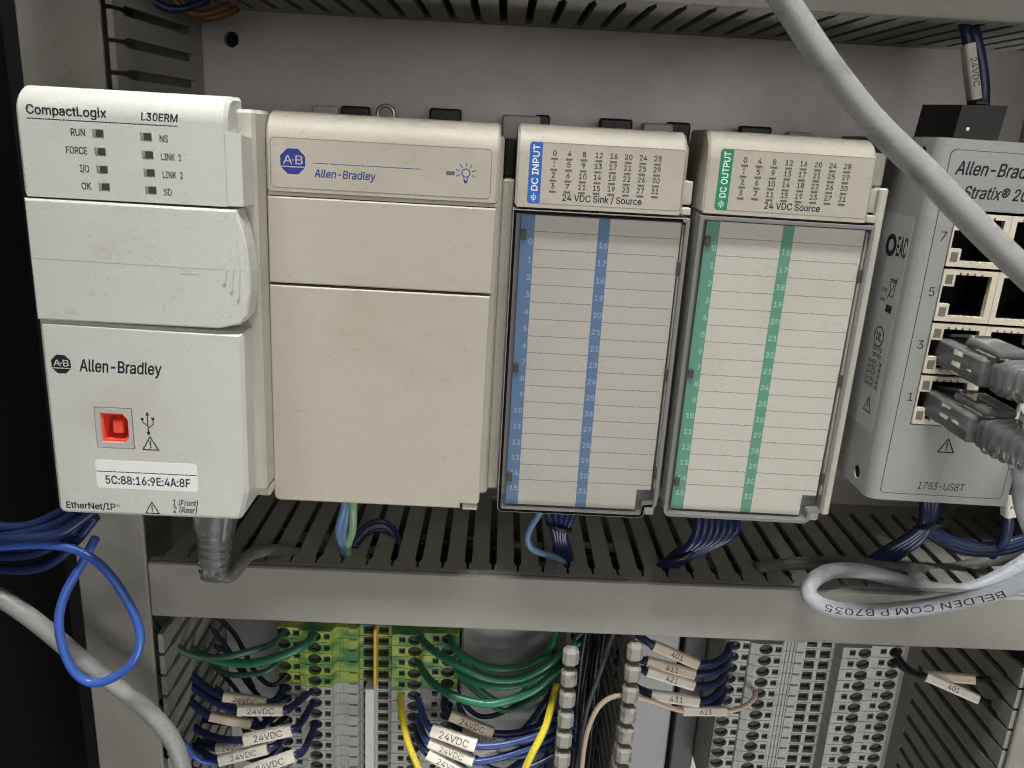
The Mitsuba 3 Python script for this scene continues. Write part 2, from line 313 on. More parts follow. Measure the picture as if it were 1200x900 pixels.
PITCH = 8.75
def duct_horizontal(name, label, z0, z1, finger_z, x0, x1, phase, cover=True):
    t = thing(name, label, 'wire duct')
    yF = -74.0
    put('cover', cbox(x0, x1, yF, yF+2.2, z0, z1, 0.5), DUCT, t)
    put('back_wall', box(x0, x1, -1.6, -0.2, z0+0.2, z1-0.2), DUCT, t)
    zt0, zt1 = finger_z
    put('base_strip', box(x0, x1, -8.0, -1.8, zt0, zt1), DUCT, t)
    put('lip', box(x0, x1, yF+2.4, yF+4.6, zt0, zt1), DUCT, t)
    n = int((x1-x0)/PITCH)
    for i in range(n):
        a = x0+phase+i*PITCH
        if a+6.3 > x1: break
        pl = Polygon([(a, -7.9), (a, -64), (a+0.0-0.9, -66), (a-0.9, yF+4.7), (a+6.1+0.9, yF+4.7), (a+6.1+0.9, -66), (a+6.1, -64), (a+6.1, -7.9)])
        put('finger', poly_z(pl, zt0, zt1), DUCT, t)
    return t
ud = duct_horizontal('upper_wire_duct', 'grey slotted wire duct across the top of the panel, seen from below', 151.2, 205, (151.2, 153.0), -44.6, 330, 5.3)
put('top_wall', box(-44.6, 330, -71.6, -1.8, 203, 204.6), DUCT, ud)
ld = duct_horizontal('lower_wire_duct', 'grey slotted wire duct running under the modules with a plain front cover', -52.0, -31.2, (-32.9, -31.2), -47.6, 330, 4.6)
put('bottom_wall', box(-44.6, 330, -71.6, -1.8, -51.8, -50.2), DUCT, ld)

def duct_side(name, label, x0, x1, facing, spans, cover_x):
    """A vertical duct: its cover in front, its slotted side wall towards the terminals as single fingers."""
    t = thing(name, label, 'wire duct'); yF = -74.0
    put('cover', cbox(cover_x[0], cover_x[1], yF-0.4, yF+1.6, -250, 230, 0.5), DUCT, t)
    xa, xb = (x1-1.8, x1) if facing > 0 else (x0, x0+1.8)
    put('base_strip', box(xa, xb, -9, -0.3, -250, 230), DUCT, t)
    put('far_wall', box(*((x0, x0+1.8) if facing > 0 else (x1-1.8, x1)), yF+1.8, -0.3, -250, 230), DUCT, t)
    for za, zb in spans:
        z = za
        while z+6 < zb:
            pl = Polygon([(-9.1, z), (-64, z), (-66, z-0.8), (yF+1.8, z-0.8), (yF+1.8, z+6.7), (-66, z+6.7), (-64, z+5.9), (-9.1, z+5.9)])
            m = trimesh.creation.extrude_polygon(pl, xb-xa, engine='earcut')
            m.apply_transform(np.array([[0, 0, 1, xa], [1, 0, 0, 0], [0, 1, 0, 0], [0, 0, 0, 1.0]])); m.fix_normals()
            put('finger', m, DUCT, t); z += PITCH
    return t
duct_side('left_wire_duct', 'tall grey wire duct down the left side behind the pale controller', -71.0, -45.0, 1, [(-172, -58), (100, 196)], (-71.2, -47.9))
duct_side('right_wire_duct', 'grey slotted wire duct standing upright at the lower right corner', 261.0, 300.0, -1, [(-190, -55)], (262.5, 300.2))

# the open duct between the two terminal stacks: fingers seen end on
md = thing('middle_wire_duct', 'open grey slotted wire duct without a cover between the two terminal stacks', 'wire duct')
for xs in (97.0, 119.5):
    put('base_strip', box(xs, xs+1.8, -9, -0.3, -240, -56), DUCT, md)
    z = -196.0 if xs < 100 else -193.0
    while z < -58:
        put('finger', [cbox(xs, xs+1.8, -71, -8.9, z, z+6.0, 0.2), cbox(xs-1.4, xs+4.2, -75.5, -70.5, z-0.6, z+6.5, 1.3)], DUCTOLD, md); z += PITCH

# ------------------------------------------------------------------ controller (left module)
K = frame(-58.377, 0.86, -0.211)
ct = thing('controller_module', 'pale grey-white controller with red square socket, leftmost and largest module of the row', 'controller module')
def pk(name, mesh, mat, parent=ct, **k): return put(name, mesh, mat, parent, M=K, **k)
pk('housing', [cbox(0.6, 58.3, -95.5, -76, 6.2, 115.8, 0.9), cbox(16, 58.5, -75.8, -10, 6.4, 115.6, 0.6)], BEIGE2)
arc = [(-104.0+7-7*math.sin(a), 111.7+7*math.cos(a)) for a in np.linspace(0, math.pi/2, 9)]
hdr = xprism(arc+[(-104.0, 91.0), (-90, 91.0), (-90, 118.7)], 0.0, 53.6, 0.9)
LEDS = [(20.1-1.35, 107.8), (20.1-0.9, 103.1), (20.2-0.7, 98.4), (20.4-0.6, 93.9)]
L1 = [(19.2, 106.6), (19.35, 102.1), (19.5, 97.6), (19.65, 93.2)]; L2 = [(31.4, 106.4), (31.5, 101.9), (31.6, 97.4), (31.7, 93.0)]
holes = [box(x, x+2.9, -105, -102.9, z, z+2.2) for x, z in L1+L2]
hp = pk('status_panel', cut(hdr, *holes), WHITE, smooth=30)
flange = trimesh.convex.convex_hull(np.array([(53.0, -103.9, 91.2), (56.9, -103.2, 91.2), (53.0, -103.9, 110.4), (56.9, -103.2, 109.4), (53.65, -95.6, 91.2), (57.4, -95.6, 91.2), (53.65, -95.6, 109.4), (57.2, -95.6, 108.6)]))
pk('side_flange', flange, WHITE)
for x, z in L1+L2: pk('led_window', cbox(x+0.5, x+2.75, -103.3, -102.92, z+0.25, z+2.0, 0.1), LEDOFF, hp)
pk('lettering', [text('CompactLogix', 2.8, 111.7, 2.25, -104.0, 20.2, 0, True), text('L30ERM', 31.7, 111.6, 1.9, -104.0, 9.2, 0.12, True),
                 poly_y(sbox(2.8, 110.45, 41.2, 110.72), -104.06, -104.0)]
   + [text(s, 17.4+0.12*i, L1[i][1]+0.3, 1.75, -104.0, w, 0, True, 'r') for i, (s, w) in enumerate((('RUN', 3.6), ('FORCE', 5.4), ('I/O', 2.4), ('OK', 2.5)))]
   + [text(s, 36.2+0.1*i, L2[i][1]+0.1, 1.7, -104.0, w, 0, True) for i, (s, w) in enumerate((('NS', 2.1), ('LINK  1', 5.2), ('LINK  2', 5.2), ('SD', 2.0)))], INK, hp)
door = [(0.05, 58.1), (49.3, 58.1), (55.2, 59.6), (57.2, 62), (58.2, 68), (58.3, 74), (57.7, 81), (56.6, 86), (55.2, 90.3), (0.05, 90.5)]
dk = pk('battery_door', bevel_y(door, -104.4, -97, 0.45), WHITE)
pk('raised_panel', bevel_y([(0.5, 74.8), (57.5, 74.2), (57.0, 80.8), (55.9, 85.8), (54.8, 89.8), (0.5, 90.0)], -104.56, -104.3, 0.1), WHITE, dk)
for i, (x, a, b) in enumerate(((51.6, 71, 77), (53.4, 69, 80), (55.2, 67, 82.5))):
    pk('grip_rib', poly_y(stroke([(x-0.3, a), (x+0.25, (a+b)/2), (x-0.1, b)], 0.7), -104.85, -104.3), WHITE, dk)
pk('embossed_mark', [outline(round_rect(39.6, 45.2, 72.8, 74.9, 1.0), 0.2, -104.58, -104.4), text('AB', 41.0, 73.2, 1.2, -104.5)], WHITE, dk)
low = bevel_y([(-0.2, 1.6), (0.5, 0.5), (1.6, 0.1), (51.6, 0.3), (52.9, 0.9), (53.6, 2.4), (55.2, 9), (55.6, 57.0), (0.0, 57.8)], -104.0, -77, 1.1)
sock = box(12.9, 23.6, -106, -92, 21.3, 33.6)
lw = pk('front_cover', cut(low, sock), WHITE)
pk('rear_foot', cbox(1.0, 58.4, -92, -77, 3.0, 6.1, 0.5), BEIGE2)
us = round_rect(13.1, 23.4, 21.5, 33.4, 0.3).difference(Polygon([(14.6, 23.2), (20.9, 23.2), (22.3, 24.9), (22.3, 30.2), (20.9, 31.9), (14.6, 31.9)]))
uk = pk('usb_socket', poly_y(us, -104.15, -93), LUGPALE)
red = round_rect(13.3, 23.2, 21.7, 33.2, 0.2).difference(Polygon([(15.2, 23.8), (20.6, 23.8), (21.9, 25.3), (21.9, 29.8), (20.6, 31.3), (15.2, 31.3)]))
pk('liner', [poly_y(red, -103.6, -93.2), box(13.4, 23.1, -93.3, -92.6, 21.8, 33.1)], RED, uk)
pk('tongue', cbox(17.4, 20.2, -103.2, -93.2, 25.6, 29.7, 0.25), RED, uk)
b1, b2 = badge(5.1, 45.6, 5.3, -104.0, INK, WHITE)
bd = pk('maker_badge', b1, INK, lw); pk('badge_lettering', b2, WHITE, lw)
usb = unary_union([stroke([(27.8, 26.6), (27.8, 32.2)], 0.28), Point(27.8, 26.4).buffer(0.5), Polygon([(27.2, 31.7), (28.4, 31.7), (27.8, 32.8)]),
                   stroke([(27.8, 27.9), (29.3, 29.2), (29.3, 30.6)], 0.28), sbox(28.9, 30.4, 29.7, 31.2), stroke([(27.8, 28.6), (26.3, 29.7), (26.3, 30.4)], 0.28), Point(26.3, 30.6).buffer(0.42)])
tx = [text('Allen-Bradley', 9.9, 43.9, 3.35, -104.0, 22.6, 0.10, True), poly_y(usb, -104.06, -104.0), triangle_sign(28.1, 21.3, 4.1, -104.0),
      text('EtherNet/IP', 2.1, 1.95, 1.95, -104.0, 14.2, 0, True), text('TM', 16.5, 3.0, 0.7, -104.0), triangle_sign(27.2, 1.4, 3.6, -104.0),
      text('1 (Front)', 33.0, 4.3, 1.8, -104.0, 7.3, 0.16, True), text('2 (Rear)', 33.0, 2.0, 1.8, -104.0, 6.9, 0.16, True)]
pk('lettering', tx, INK, lw)
st = pk('address_label', poly_y(round_rect(11.9, 40.9, 8.9, 17.6, 0.9), -104.12, -104.0), STICKER)
pk('lettering', [text('5C:88:16:9E:4A:8F', 14.2, 10.3, 2.5, -104.12, 24.3, 0, True), poly_y(sbox(12.1, 13.95, 40.7, 14.2), -104.18, -104.12)], INK, st)

# ------------------------------------------------------------------ power supply
P = frame(0, 0, -0.319)
ps = thing('power_supply_module', 'wide plain beige module with a blue badge and two blank doors, second from left', 'power supply')
def pp(name, mesh, mat, parent=ps, **k): return put(name, mesh, mat, parent, M=P, **k)
pp('housing', cbox(0.8, 66.2, -80, -9, 2.5, 113.5, 0.8), BEIGE2)
pp('side_rail', [cbox(66.3, 69.6, -80, -12, 4.6, 101.5, 0.4)], BEIGE2)
pp('upper_side_rail', cbox(66.3, 69.4, -66, -12, 101.6, 112.5, 0.4), TERMDK)
arc = [(-87.0+8-8*math.sin(a), 108.8+8*math.cos(a)) for a in np.linspace(0, math.pi/2, 9)]
hd = pp('header', xprism(arc+[(-87.0, 95.1), (-70, 95.1), (-70, 116.8)], 0.0, 65.0, 0.7), BEIGE, smooth=30)
pp('ledge', cbox(0.2, 64.8, -86.6, -74, 93.9, 95.0, 0.2), BEIGE)
plate = round_rect(1.4, 62.8, 96.2, 109.6, 1.2)
pl_ = pp('label_plate', poly_y(plate, -87.12, -87.0), BEIGE)
pp('label_border', outline(plate.buffer(0.14), 0.24, -87.15, -87.0), INKGREY, pl_)
b1, b2 = badge(7.55, 103.4, 6.9, -87.12, INKBLUE, BEIGE)
pp('maker_badge', b1, INKBLUE, pl_); pp('badge_lettering', b2, BEIGE, pl_)
bulb = [Point(55.8, 102.9).buffer(1.25).difference(Point(55.8, 102.9).buffer(0.98)), sbox(55.2, 100.7, 56.4, 101.9).difference(sbox(55.42, 100.95, 56.18, 101.9)), Point(55.8, 100.5).buffer(0.45)]
for a in range(0, 181, 30):
    ca, sa = math.cos(math.radians(a*1.22-20)), math.sin(math.radians(a*1.22-20))
    bulb.append(stroke([(55.8+1.8*ca, 102.9+1.8*sa), (55.8+2.8*ca, 102.9+2.8*sa)], 0.24))
pp('lettering', [text('Allen-Bradley', 13.4, 99.5, 2.15, -87.12, 17.0, 0.12, True), poly_y(sbox(13.2, 103.15, 43.2, 103.35), -87.18, -87.12), poly_y(unary_union(bulb), -87.18, -87.12)], INKBLUE, pl_)
pp('led_window', poly_y(sbox(50.3, 102.1, 52.7, 103.2), -87.2, -87.1), LEDOFF, pl_)
pp('upper_door', bevel_y([(0.1, 69.1), (64.5, 69.1), (64.7, 93.6), (0.1, 93.6)], -87.0, -70, 0.35), BEIGE)
pp('lower_door', bevel_y([(-0.2, 1.8), (0.3, 0.7), (1.4, 0.2), (57.9, 0.2), (57.9, 1.9), (63.3, 1.9), (63.9, 2.6), (64.3, 68.3), (0.0, 68.3)], -87.0, -70, 0.35), BEIGE)
pp('door_catch', cbox(58.6, 63.4, -86.4, -70.2, -0.5, 1.7, 0.3), BEIGE)

# ------------------------------------------------------------------ input and output modules
def io_module(kind, x, z, deg, ink, labink, faint, title, sub, label, rail):
    M = frame(x, z, deg)
    t = thing(kind, label, 'signal module', 'number-card modules with clear doors')
    def p(name, mesh, mat, parent=t, **k): return put(name, mesh, mat, parent, M=M, **k)
    p('housing', cbox(0.7, 49.6, -80, -9, 3, 113.5, 0.7), BEIGE2)
    arc = [(-87.0+8-8*math.sin(a), 108.9+8*math.cos(a)) for a in np.linspace(0, math.pi/2, 9)]
    hd = p('header', xprism(arc+[(-87.0, 94.2), (-60, 94.2), (-60, 116.9)], 0.3, 47.8, 0.7), BEIGE, smooth=30)
    p('latch_tab', cbox(47.9, 51.0, -83.5, -70, 97.0, 103.6, 0.3), BEIGE2)
    p('latch_ledge', cbox(47.9, 50.6, -86, -70, 94.3, 96.3, 0.2), BEIGE2)
    if not rail: p('side_rail', cbox(49.7, 52.2, -80, -10, 3.2, 93.0, 0.4), BEIGE2)
    if rail: p('side_rail', [cbox(50.9, 53.2, -85.5, -10, 2.2, 104, 0.4), cbox(47.9, 53.4, -80, -10, 104.1, 113.6, 0.6)], BEIGE2)
    plate = round_rect(3.8, 47.2, 95.4, 112.0, 0.9)
    lp = p('label_plate', poly_y(plate, -87.1, -87.0), BEIGE)
    p('label_border', outline(plate.buffer(0.12), 0.22, -87.13, -87.0), INKGREY, lp)
    p('colour_band', poly_y(plate.intersection(sbox(3, 95, 7.3, 113)), -87.16, -87.1), labink, lp)
    mark = [text(title, 6.45, 98.6, 1.75, -87.16, 12.6, 0, True, turn=90)]
    ring = Point(5.5, 97.0).buffer(0.75); mark.append(poly_y(unary_union([ring.difference(ring.buffer(-0.16)).difference(sbox(5.3, 97.5, 5.7, 98)), stroke([(5.5, 95.9), (5.5, 98.2)], 0.16), stroke([(4.7, 97.0), (6.2, 97.0)], 0.14)]), -87.22, -87.16))
    p('band_lettering', mark, PWHITE, lp)
    tx, led = [], []
    for c in range(8):
        for r in range(4):
            cx, cz = 10.7+c*4.13, 108.6-r*2.98
            tx.append(text(str(c*4+r), cx, cz+0.05, 1.42, -87.1, (0.5 if c*4+r == 1 else 1.0) if c*4+r < 10 else 2.1, 0, True, 'c'))
            led.append(cbox(cx-0.95, cx+0.95, -87.28, -87.0, cz-1.02, cz-0.42, 0.08))
    tx.append(text(sub, 13.4 if len(sub) > 14 else 17.6, 96.5, 1.8, -87.1, 22.6 if len(sub) > 14 else 16.0, 0, True))
    p('lettering', tx, INK, lp)
    p('led_window', led, LEDOFF, lp, kind='stuff', label='thirty-two small unlit indicator windows')
    # hinged clear door over a ruled card
    D = Polygon([(1.2, 0.0), (44.8, 0.0), (46.2, 0.8), (46.4, 3.6), (49.6, 3.9), (50.0, 5.0), (50.3, 93.5), (0.0, 93.5), (0.0, 1.2)])
    Cp = Polygon([(2.5, 1.9), (43.6, 1.9), (43.6, 8.8), (48.0, 8.8), (48.5, 92.0), (2.5, 92.0)])
    d = p('hinged_door', poly_y(D.difference(D.buffer(-1.0)), -87.9, -80.5), SMOKE)
    p('tray', poly_y(D.buffer(-1.05), -84.0, -83.2), SMOKE, d)
    cd = p('card', poly_y(Cp, -85.6, -85.2), PAPER, d)
    p('clear_pane', poly_y(D.buffer(-0.2), -88.05, -87.95), PANE, d)
    p('highlight_strip', cbox(48.75, 49.15, -86.6, -84.1, 9.4, 91.6, 0.1), SMOKE2, d)  # stands for the clear edge, its highlight painted as a pale strip
    p('door_catch', cbox(46.6, 49.6, -86.5, -80, 0.5, 3.4, 0.4), BEIGE2)
    for zz in (86.2, 46.5, 11.2): p('hook', cbox(2.6, 4.2, -86.3, -85.7, zz-1.4, zz+1.4, 0.15), TERMDK, d)
    for zz in (79, 47, 15): p('clip', cbox(48.3, 49.9, -86.9, -84.2, zz-2, zz+2, 0.3), TERMDK, d)
    p('number_column', poly_y(sbox(2.5, 1.9, 6.4, 92.0).intersection(Cp), -85.66, -85.6), ink, cd)
    p('number_column', poly_y(sbox(24.7, 1.9, 28.0, 92.0), -85.66, -85.6), ink, cd)
    zs = np.linspace(87.4, 5.2, 17)
    p('ruled_lines', [poly_y(sbox(a, q-0.085, b, q+0.085), -85.66, -85.6) for q in zs[:-1] for a, b in ((6.4, 24.7), (28.0, 48.0))], INKGREY, cd)
    dg = []
    for i in range(16):
        zc = 84.3-i*(84.3-4.2)/15.6
        dg += [text(str(i), 6.1, zc-0.7, 1.6, -85.66, None, 0, True, 'r'), text(str(16+i), 26.5, zc-0.7, 1.6, -85.66, None, 0, True, 'c')]
    p('column_numbers', dg, faint, cd)
    return t
io_module('input_module', 69.70, -0.05, -0.254, PBLUE_HAZED, PBLUE_HAZED2, PFAINT, 'DC INPUT', '24 VDC Sink / Source', 'beige module with a clear door over a card with blue number columns', False)
io_module('output_module', 122.20, 0.77, -0.659, PGREEN_HAZED, PGREEN_HAZED2, PFAINTG, 'DC OUTPUT', '24 VDC Source', 'beige module with a clear door over a card with green number columns', True)

# mounting lugs and latches that show above the modules, in front of the panel
def lug(x0, x1, z0, z1): return rbox(x0, x1, -12, -4, z0, z1, 1.2, 12)
for (a, b, dark, lab) in [((-3.0, -10.0, 118.6), (6.6, -10.0, 122.0), 0, 'grey plastic mounting lug above the left end of the beige power supply'), ((6.8, -8.0, 118.8), (17.3, -8.0, 121.7), 1, 'black latch end beside the bright ring above the power supply'),
                    ((38.8, -8.0, 119.3), (50.5, -8.0, 122.5), 1, 'lone black latch end above the right half of the power supply'), ((65.4, -10.0, 115.5), (79.3, -10.0, 122.2), 0, 'grey plastic mounting lug above the gap between power supply and input module'),
                    ((77.4, -8.0, 119.1), (82.8, -8.0, 122.1), 1, 'small black latch end above the left end of the input module'), ((100.9, -8.0, 118.5), (113.1, -8.0, 122.1), 1, 'black latch end above the middle of the input module'),
                    ((116.3, -10.0, 118.1), (127.5, -10.0, 121.9), 0, 'grey plastic mounting lug above the right end of the input module'), ((125.5, -8.0, 117.7), (134.4, -8.0, 122.0), 1, 'black latch end above the right corner of the input module'),
                    ((152.3, -8.0, 117.8), (164.3, -8.0, 122.0), 1, 'black latch end above the output module'), ((169.3, -10.0, 118.1), (178.5, -10.0, 121.5), 0, 'grey plastic mounting lug above the output module')]:
    m = rbox(a[0], b[0], -9.5 if dark else -13, -5.5 if dark else -7, a[2]-8, b[2]-(1.2 if dark else 1.9), 1.0, 12)
    tag(put('mounting_latch' if dark else 'mounting_lug', m, BLACK if dark else LUG, smooth=30), lab, 'latch' if dark else 'lug')
rg = trimesh.creation.torus(3.0, 0.7, 28, 10); rg.apply_transform(trimesh.transformations.rotation_matrix(math.pi/2, (1, 0, 0)))
c_ = (23.1, -9.0, 118.2); rg.apply_translation(c_)
tag(put('ring_lug', rg, STEEL, smooth=True), 'bright steel ring peeking over the top edge of the power supply', 'ring')

# ------------------------------------------------------------------ network switch (right)
S = frame(180.46, 14.153, -0.92)
sw = thing('network_switch', 'dark grey network switch with socket rows at the right edge, two clear plugs in it', 'network switch')
def pw(name, mesh, mat, parent=sw, **k): return put(name, mesh, mat, parent, M=S, **k)
prof = unary_union([Point(3.2, -94.8).buffer(3.2, 8), sbox(3.2, -98, 42.5, -30), sbox(0, -94.8, 42.5, -30)])
body = poly_z(prof, 0, 104.5)
body = cut(body, box(8.2, 39.8, -120, -84, 24.2, 86.2), trimesh.creation.cylinder(2.0, 6, transform=trimesh.transformations.translation_matrix((0, -88.5, 4.8)) @ trimesh.transformations.rotation_matrix(math.pi/2, (0, 1, 0))),
           trimesh.creation.cylinder(1.6, 6, transform=trimesh.transformations.translation_matrix((0, -90, 100.5)) @ trimesh.transformations.rotation_matrix(math.pi/2, (0, 1, 0))))
hs = pw('housing', body, SWGREY, smooth=35)
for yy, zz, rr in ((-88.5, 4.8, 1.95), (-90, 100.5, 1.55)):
    pw('hole_shade_backing', trimesh.creation.cylinder(rr, 0.4, transform=trimesh.transformations.translation_matrix((0.75, yy, zz)) @ trimesh.transformations.rotation_matrix(math.pi/2, (0, 1, 0))), VOID, hs)  # dark disc painting the shade inside each side hole
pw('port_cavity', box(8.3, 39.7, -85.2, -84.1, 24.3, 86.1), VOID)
plate = round_rect(3.6, 40.4, 2.4, 101.6, 1.4).difference(sbox(8.1, 24.1, 39.9, 86.3))
fp = pw('front_label', poly_y(plate, -98.1, -98.0), SWGREY)
pw('label_border', poly_y(round_rect(3.5, 40.5, 2.3, 101.7, 1.4).difference(round_rect(3.65, 40.35, 2.45, 101.55, 1.4)), -98.14, -98.0), INK, fp)
pw('lettering', [text('Allen-Bradley', 5.6, 95.4, 3.4, -98.1, 24.5, 0.16, True), text('Stratix\u00ae 2000', 8.9, 89.4, 3.1, -98.1, 22.0, 0.16, True),
                 text('7', 5.2, 77.6, 2.5, -98.1), text('5', 5.2, 62.2, 2.5, -98.1), text('3', 5.2, 47.0, 2.5, -98.1), text('1', 5.4, 31.4, 2.5, -98.1),
                 triangle_sign(20.5, 16.2, 4.4, -98.1), text('1783-US8T', 14.2, 4.2, 2.3, -98.1, 14.0, 0.1)], INK, fp)
for r in range(4):
    z0 = 24.6+15.4*r; z1 = z0+14.6
    for c in range(2):
        x0, x1 = (8.5, 23.9) if c == 0 else (24.0, 39.5)
        if c == 0: hole = unary_union([sbox(12.0, z0+1.6, 22.2, z1-1.4), sbox(8.9, z0+4.9, 14, z1-4.7)])
        else: hole = unary_union([sbox(25.6, z0+1.6, 36.0, z1-1.4), sbox(33, z0+4.9, 39.1, z1-4.7)])
        teeth = [sbox(q, z1-1.6, q+0.5, z1-0.8) for q in np.arange(13 if c == 0 else 27, 21 if c == 0 else 35, 2.0)]+[sbox(q, z0+1.0, q+0.5, z0+1.8) for q in np.arange(13 if c == 0 else 27, 21 if c == 0 else 35, 2.0)]
        pt = pw('port', poly_y(sbox(x0, z0, x1, z1).difference(unary_union([hole]+teeth)), -98.3, -96.6), SHIELD)
        put_ = pw('socket', poly_y(sbox(x0+0.2, z0+0.2, x1-0.2, z1-0.2).difference(hole), -96.5, -85.5), BLACK, pt)
        lx = 9.3 if c == 0 else 36.4
        for lz in (z0+1.3, z1-4.1):
            pw('led_window', cbox(lx, lx+2.0, -98.45, -97.5, lz, lz+2.7, 0.1), LEDGREY, pt)
stick = Polygon([(-92.0, 20.0), (-79.0, 20.0), (-79.0, 80.5), (-92.0, 80.5)]).buffer(-1).buffer(1)
def on_side(m):     # a flat mesh laid out in (u = depth from the front, v = height), turned onto the left side wall
    m = m.copy(); m.apply_transform(np.array([[0, 1, 0, -0.1], [-1, 0, 0, -79.0], [0, 0, 1, 0], [0, 0, 0, 1.0]])); return m
def side_text(s, u, v, h, w=None, bold=False): m = text(s, u, v, h, 0, w, 0, bold); return m
sl = pw('side_label', box(-0.12, -0.001, -93.0, -70.5, 19.0, 83.0), SWPALE, hs)
def sp(meshes):
    m = trimesh.util.concatenate(meshes)     # x -> towards the front, y -> out of the wall
    m.apply_transform(np.array([[0, 1, 0, -0.14], [-1, 0, 0, -78.0], [0, 0, 1, 0], [0, 0, 0, 1.0]])); return m
lines = []
rngs = np.random.default_rng(5)
for v in (43.0, 41.0): lines.append(text('LISTED', 5.2, v, 1.3, 0, None, 0, True))
for k in range(5): lines.append(text('24VDC', 3.6, 38.8-k*1.75, 1.3, 0, 6.2, 0, True)); lines.append(text('2A', 10.6, 38.8-k*1.75, 1.3, 0, None, 0, True))
ul = Point(7.8, 47.2).buffer(3.2, 16); bin_ = [stroke([(8.6, 64.0), (9.3, 59.8), (11.4, 59.8), (12.1, 64.0), (8.6, 64.0)], 0.3), stroke([(8.3, 64.6), (12.4, 64.6)], 0.4), stroke([(8.2, 59.2), (12.4, 65.2)], 0.3), sbox(8.4, 55.0, 12.2, 57.2)]
lg = [poly_y(ul.difference(ul.buffer(-0.45)), -0.06, 0), text('UL', 5.9, 45.9, 2.6, 0, 3.6, 0, True), poly_y(unary_union(bin_), -0.06, 0), text('EAC', 7.8, 71.5, 5.4, 0, 6.2, 0, True), poly_y(Point(4.2, 74).buffer(3.3).difference(Point(4.2, 74).buffer(1.7)), -0.06, 0),
      triangle_sign(9.3, 24.2, 4.8, 0), text('24VDC', 3.6, 60.5, 1.1, 0, 3.6), text('24VDC', 3.6, 57.6, 1.1, 0, 3.6)]
side = sp(lines+lg)
put('side_lettering', side, INK, hs, M=S)
# black power plug on top, its wires
ptp = thing('power_plug', 'black two-pole plug on top of the network switch with two wires in it', 'plug')
pb = trimesh.convex.convex_hull(np.array([(194.6, -80, 118.9), (207.6, -80, 118.9), (208.6, -80, 128.4), (195.6, -80, 128.0), (194.6, -56, 118.9), (207.6, -56, 118.9), (208.6, -56, 129.2), (195.6, -56, 128.8)]))
put('body', pb, BLACK, ptp); put('screw_head', cyl_y(198.2, 121.6, 0.5, -80.4, -79.9, 12), STEEL, ptp); put('latch', cbox(199.6, 203.4, -79.2, -74, 128.2, 129.6, 0.3), BLACK, ptp)

# ------------------------------------------------------------------ terminal stacks
def term_mesh(flip=False):
    base = [(0, -8), (0, -43.5), (1.2, -44.5), (9.0, -44.5), (9.4, -45.5), (12.0, -46.2), (21.6, -46.2), (22.4, -44), (23.4, -43.0), (31.6, -43.0), (32.2, -40.5), (44.6, -40.5), (45.4, -46.2), (56.6, -46.2), (57.4, -44.5), (69.6, -44.5), (71.0, -43.5), (71.0, -8)]
    m = poly_z(Polygon(base), 0.05, 4.85)
    cuts = []
    for x, y in ((2.9, -44.5), (15.2, -46.2)) if not flip else ((3.0, -44.5), (15.9, -46.2)):
        cuts.append(cyl_y(x, 2.5, 2.25, y-2, y+14, 20, 1.2, 1.0)); cuts.append(box(x+3.7, x+6.1, y-2, y+7, 1.3, 3.8))
    for x, y in ((54.2, -46.2), (67.2, -44.5)): cuts.append(cyl_y(x, 2.5, 2.25, y-2, y+14, 20, 1.2, 1.0)); cuts.append(box(x-6.1, x-3.7, y-2, y+7, 1.3, 3.8))
    cuts += [box(33.4, 37.6, -44, -32, 0.7, 4.4), box(39.2, 43.4, -44, -32, 0.7, 4.4)]
    cuts += [box(24.2+1.4*q, 24.7+1.4*q, -44, -42.4, -1, 6) for q in range(3)]
    return cut(m, *cuts)
TM = term_mesh()
ribs = [('rib_strip', 23.7, 27.6)]
ORD = ['first', 'second', 'third', 'fourth', 'fifth', 'sixth', 'seventh', 'eighth', 'ninth', 'tenth', 'eleventh', 'twelfth', 'thirteenth', 'fourteenth', 'fifteenth']
def stack(x0, ztop, n, mats, side, group):
    for i in range(n):
        earth = mats(i)
        lab = ('green and yellow earth terminal block, %s from the top of the %s terminal stack' if earth else 'grey terminal block, %s from the top of the %s terminal stack') % (ORD[i], side)
        t = thing('terminal_block', lab, 'terminal block', 'terminal blocks of the %s stack' % side)
        z = ztop-5.05*(i+1); M = np.eye(4); M[0, 3] = x0; M[2, 3] = z
        put('body', TM, EARTH if earth else TERM, t, M=M)
        put('marker_tag', box(28.2, 31.2, -43.5, -42.95, 0.5, 4.6), EARTH if earth else TERM, t, M=M)
        put('hole_shade', [cyl_y(x, 2.5, 2.22, y+1.6, y+2.0, 16, 1.2, 1.0) for x, y in ((2.9, -44.5), (15.2, -46.2), (54.2, -46.2), (67.2, -44.5))]+[box(x-1.18, x+1.18, y+1.2, y+1.6, 1.32, 3.78) for x, y in ((7.8, -44.5), (20.1, -46.2), (49.3, -46.2), (62.3, -44.5))]+[box(33.45, 37.55, -38.4, -38, 0.75, 4.35), box(39.25, 43.35, -38.4, -38, 0.75, 4.35)], HOLE_SHADE, t, M=M)  # dark discs and squares paint the shade inside the openings
stack(-13.4, -73.6, 15, lambda i: i < 5, 'left', 'x')
stack(162.6, -71.4, 15, lambda i: False, 'right', 'x')
jb = thing('jumper_bar', 'thin orange jumper strip down the middle of the earth terminals', 'jumper')
put('spine', cbox(24.7, 25.8, -45.5, -36, -99.2, -72.6, 0.15), JUMPER, jb)
ms = put('marker_strip', cbox(21.4, 25.0, -46.0, -39.8, -152, -99.4, 0.3), PWHITE); tag(ms, 'white blank marker strip set into the grey blocks of the left stack', 'marker strip')
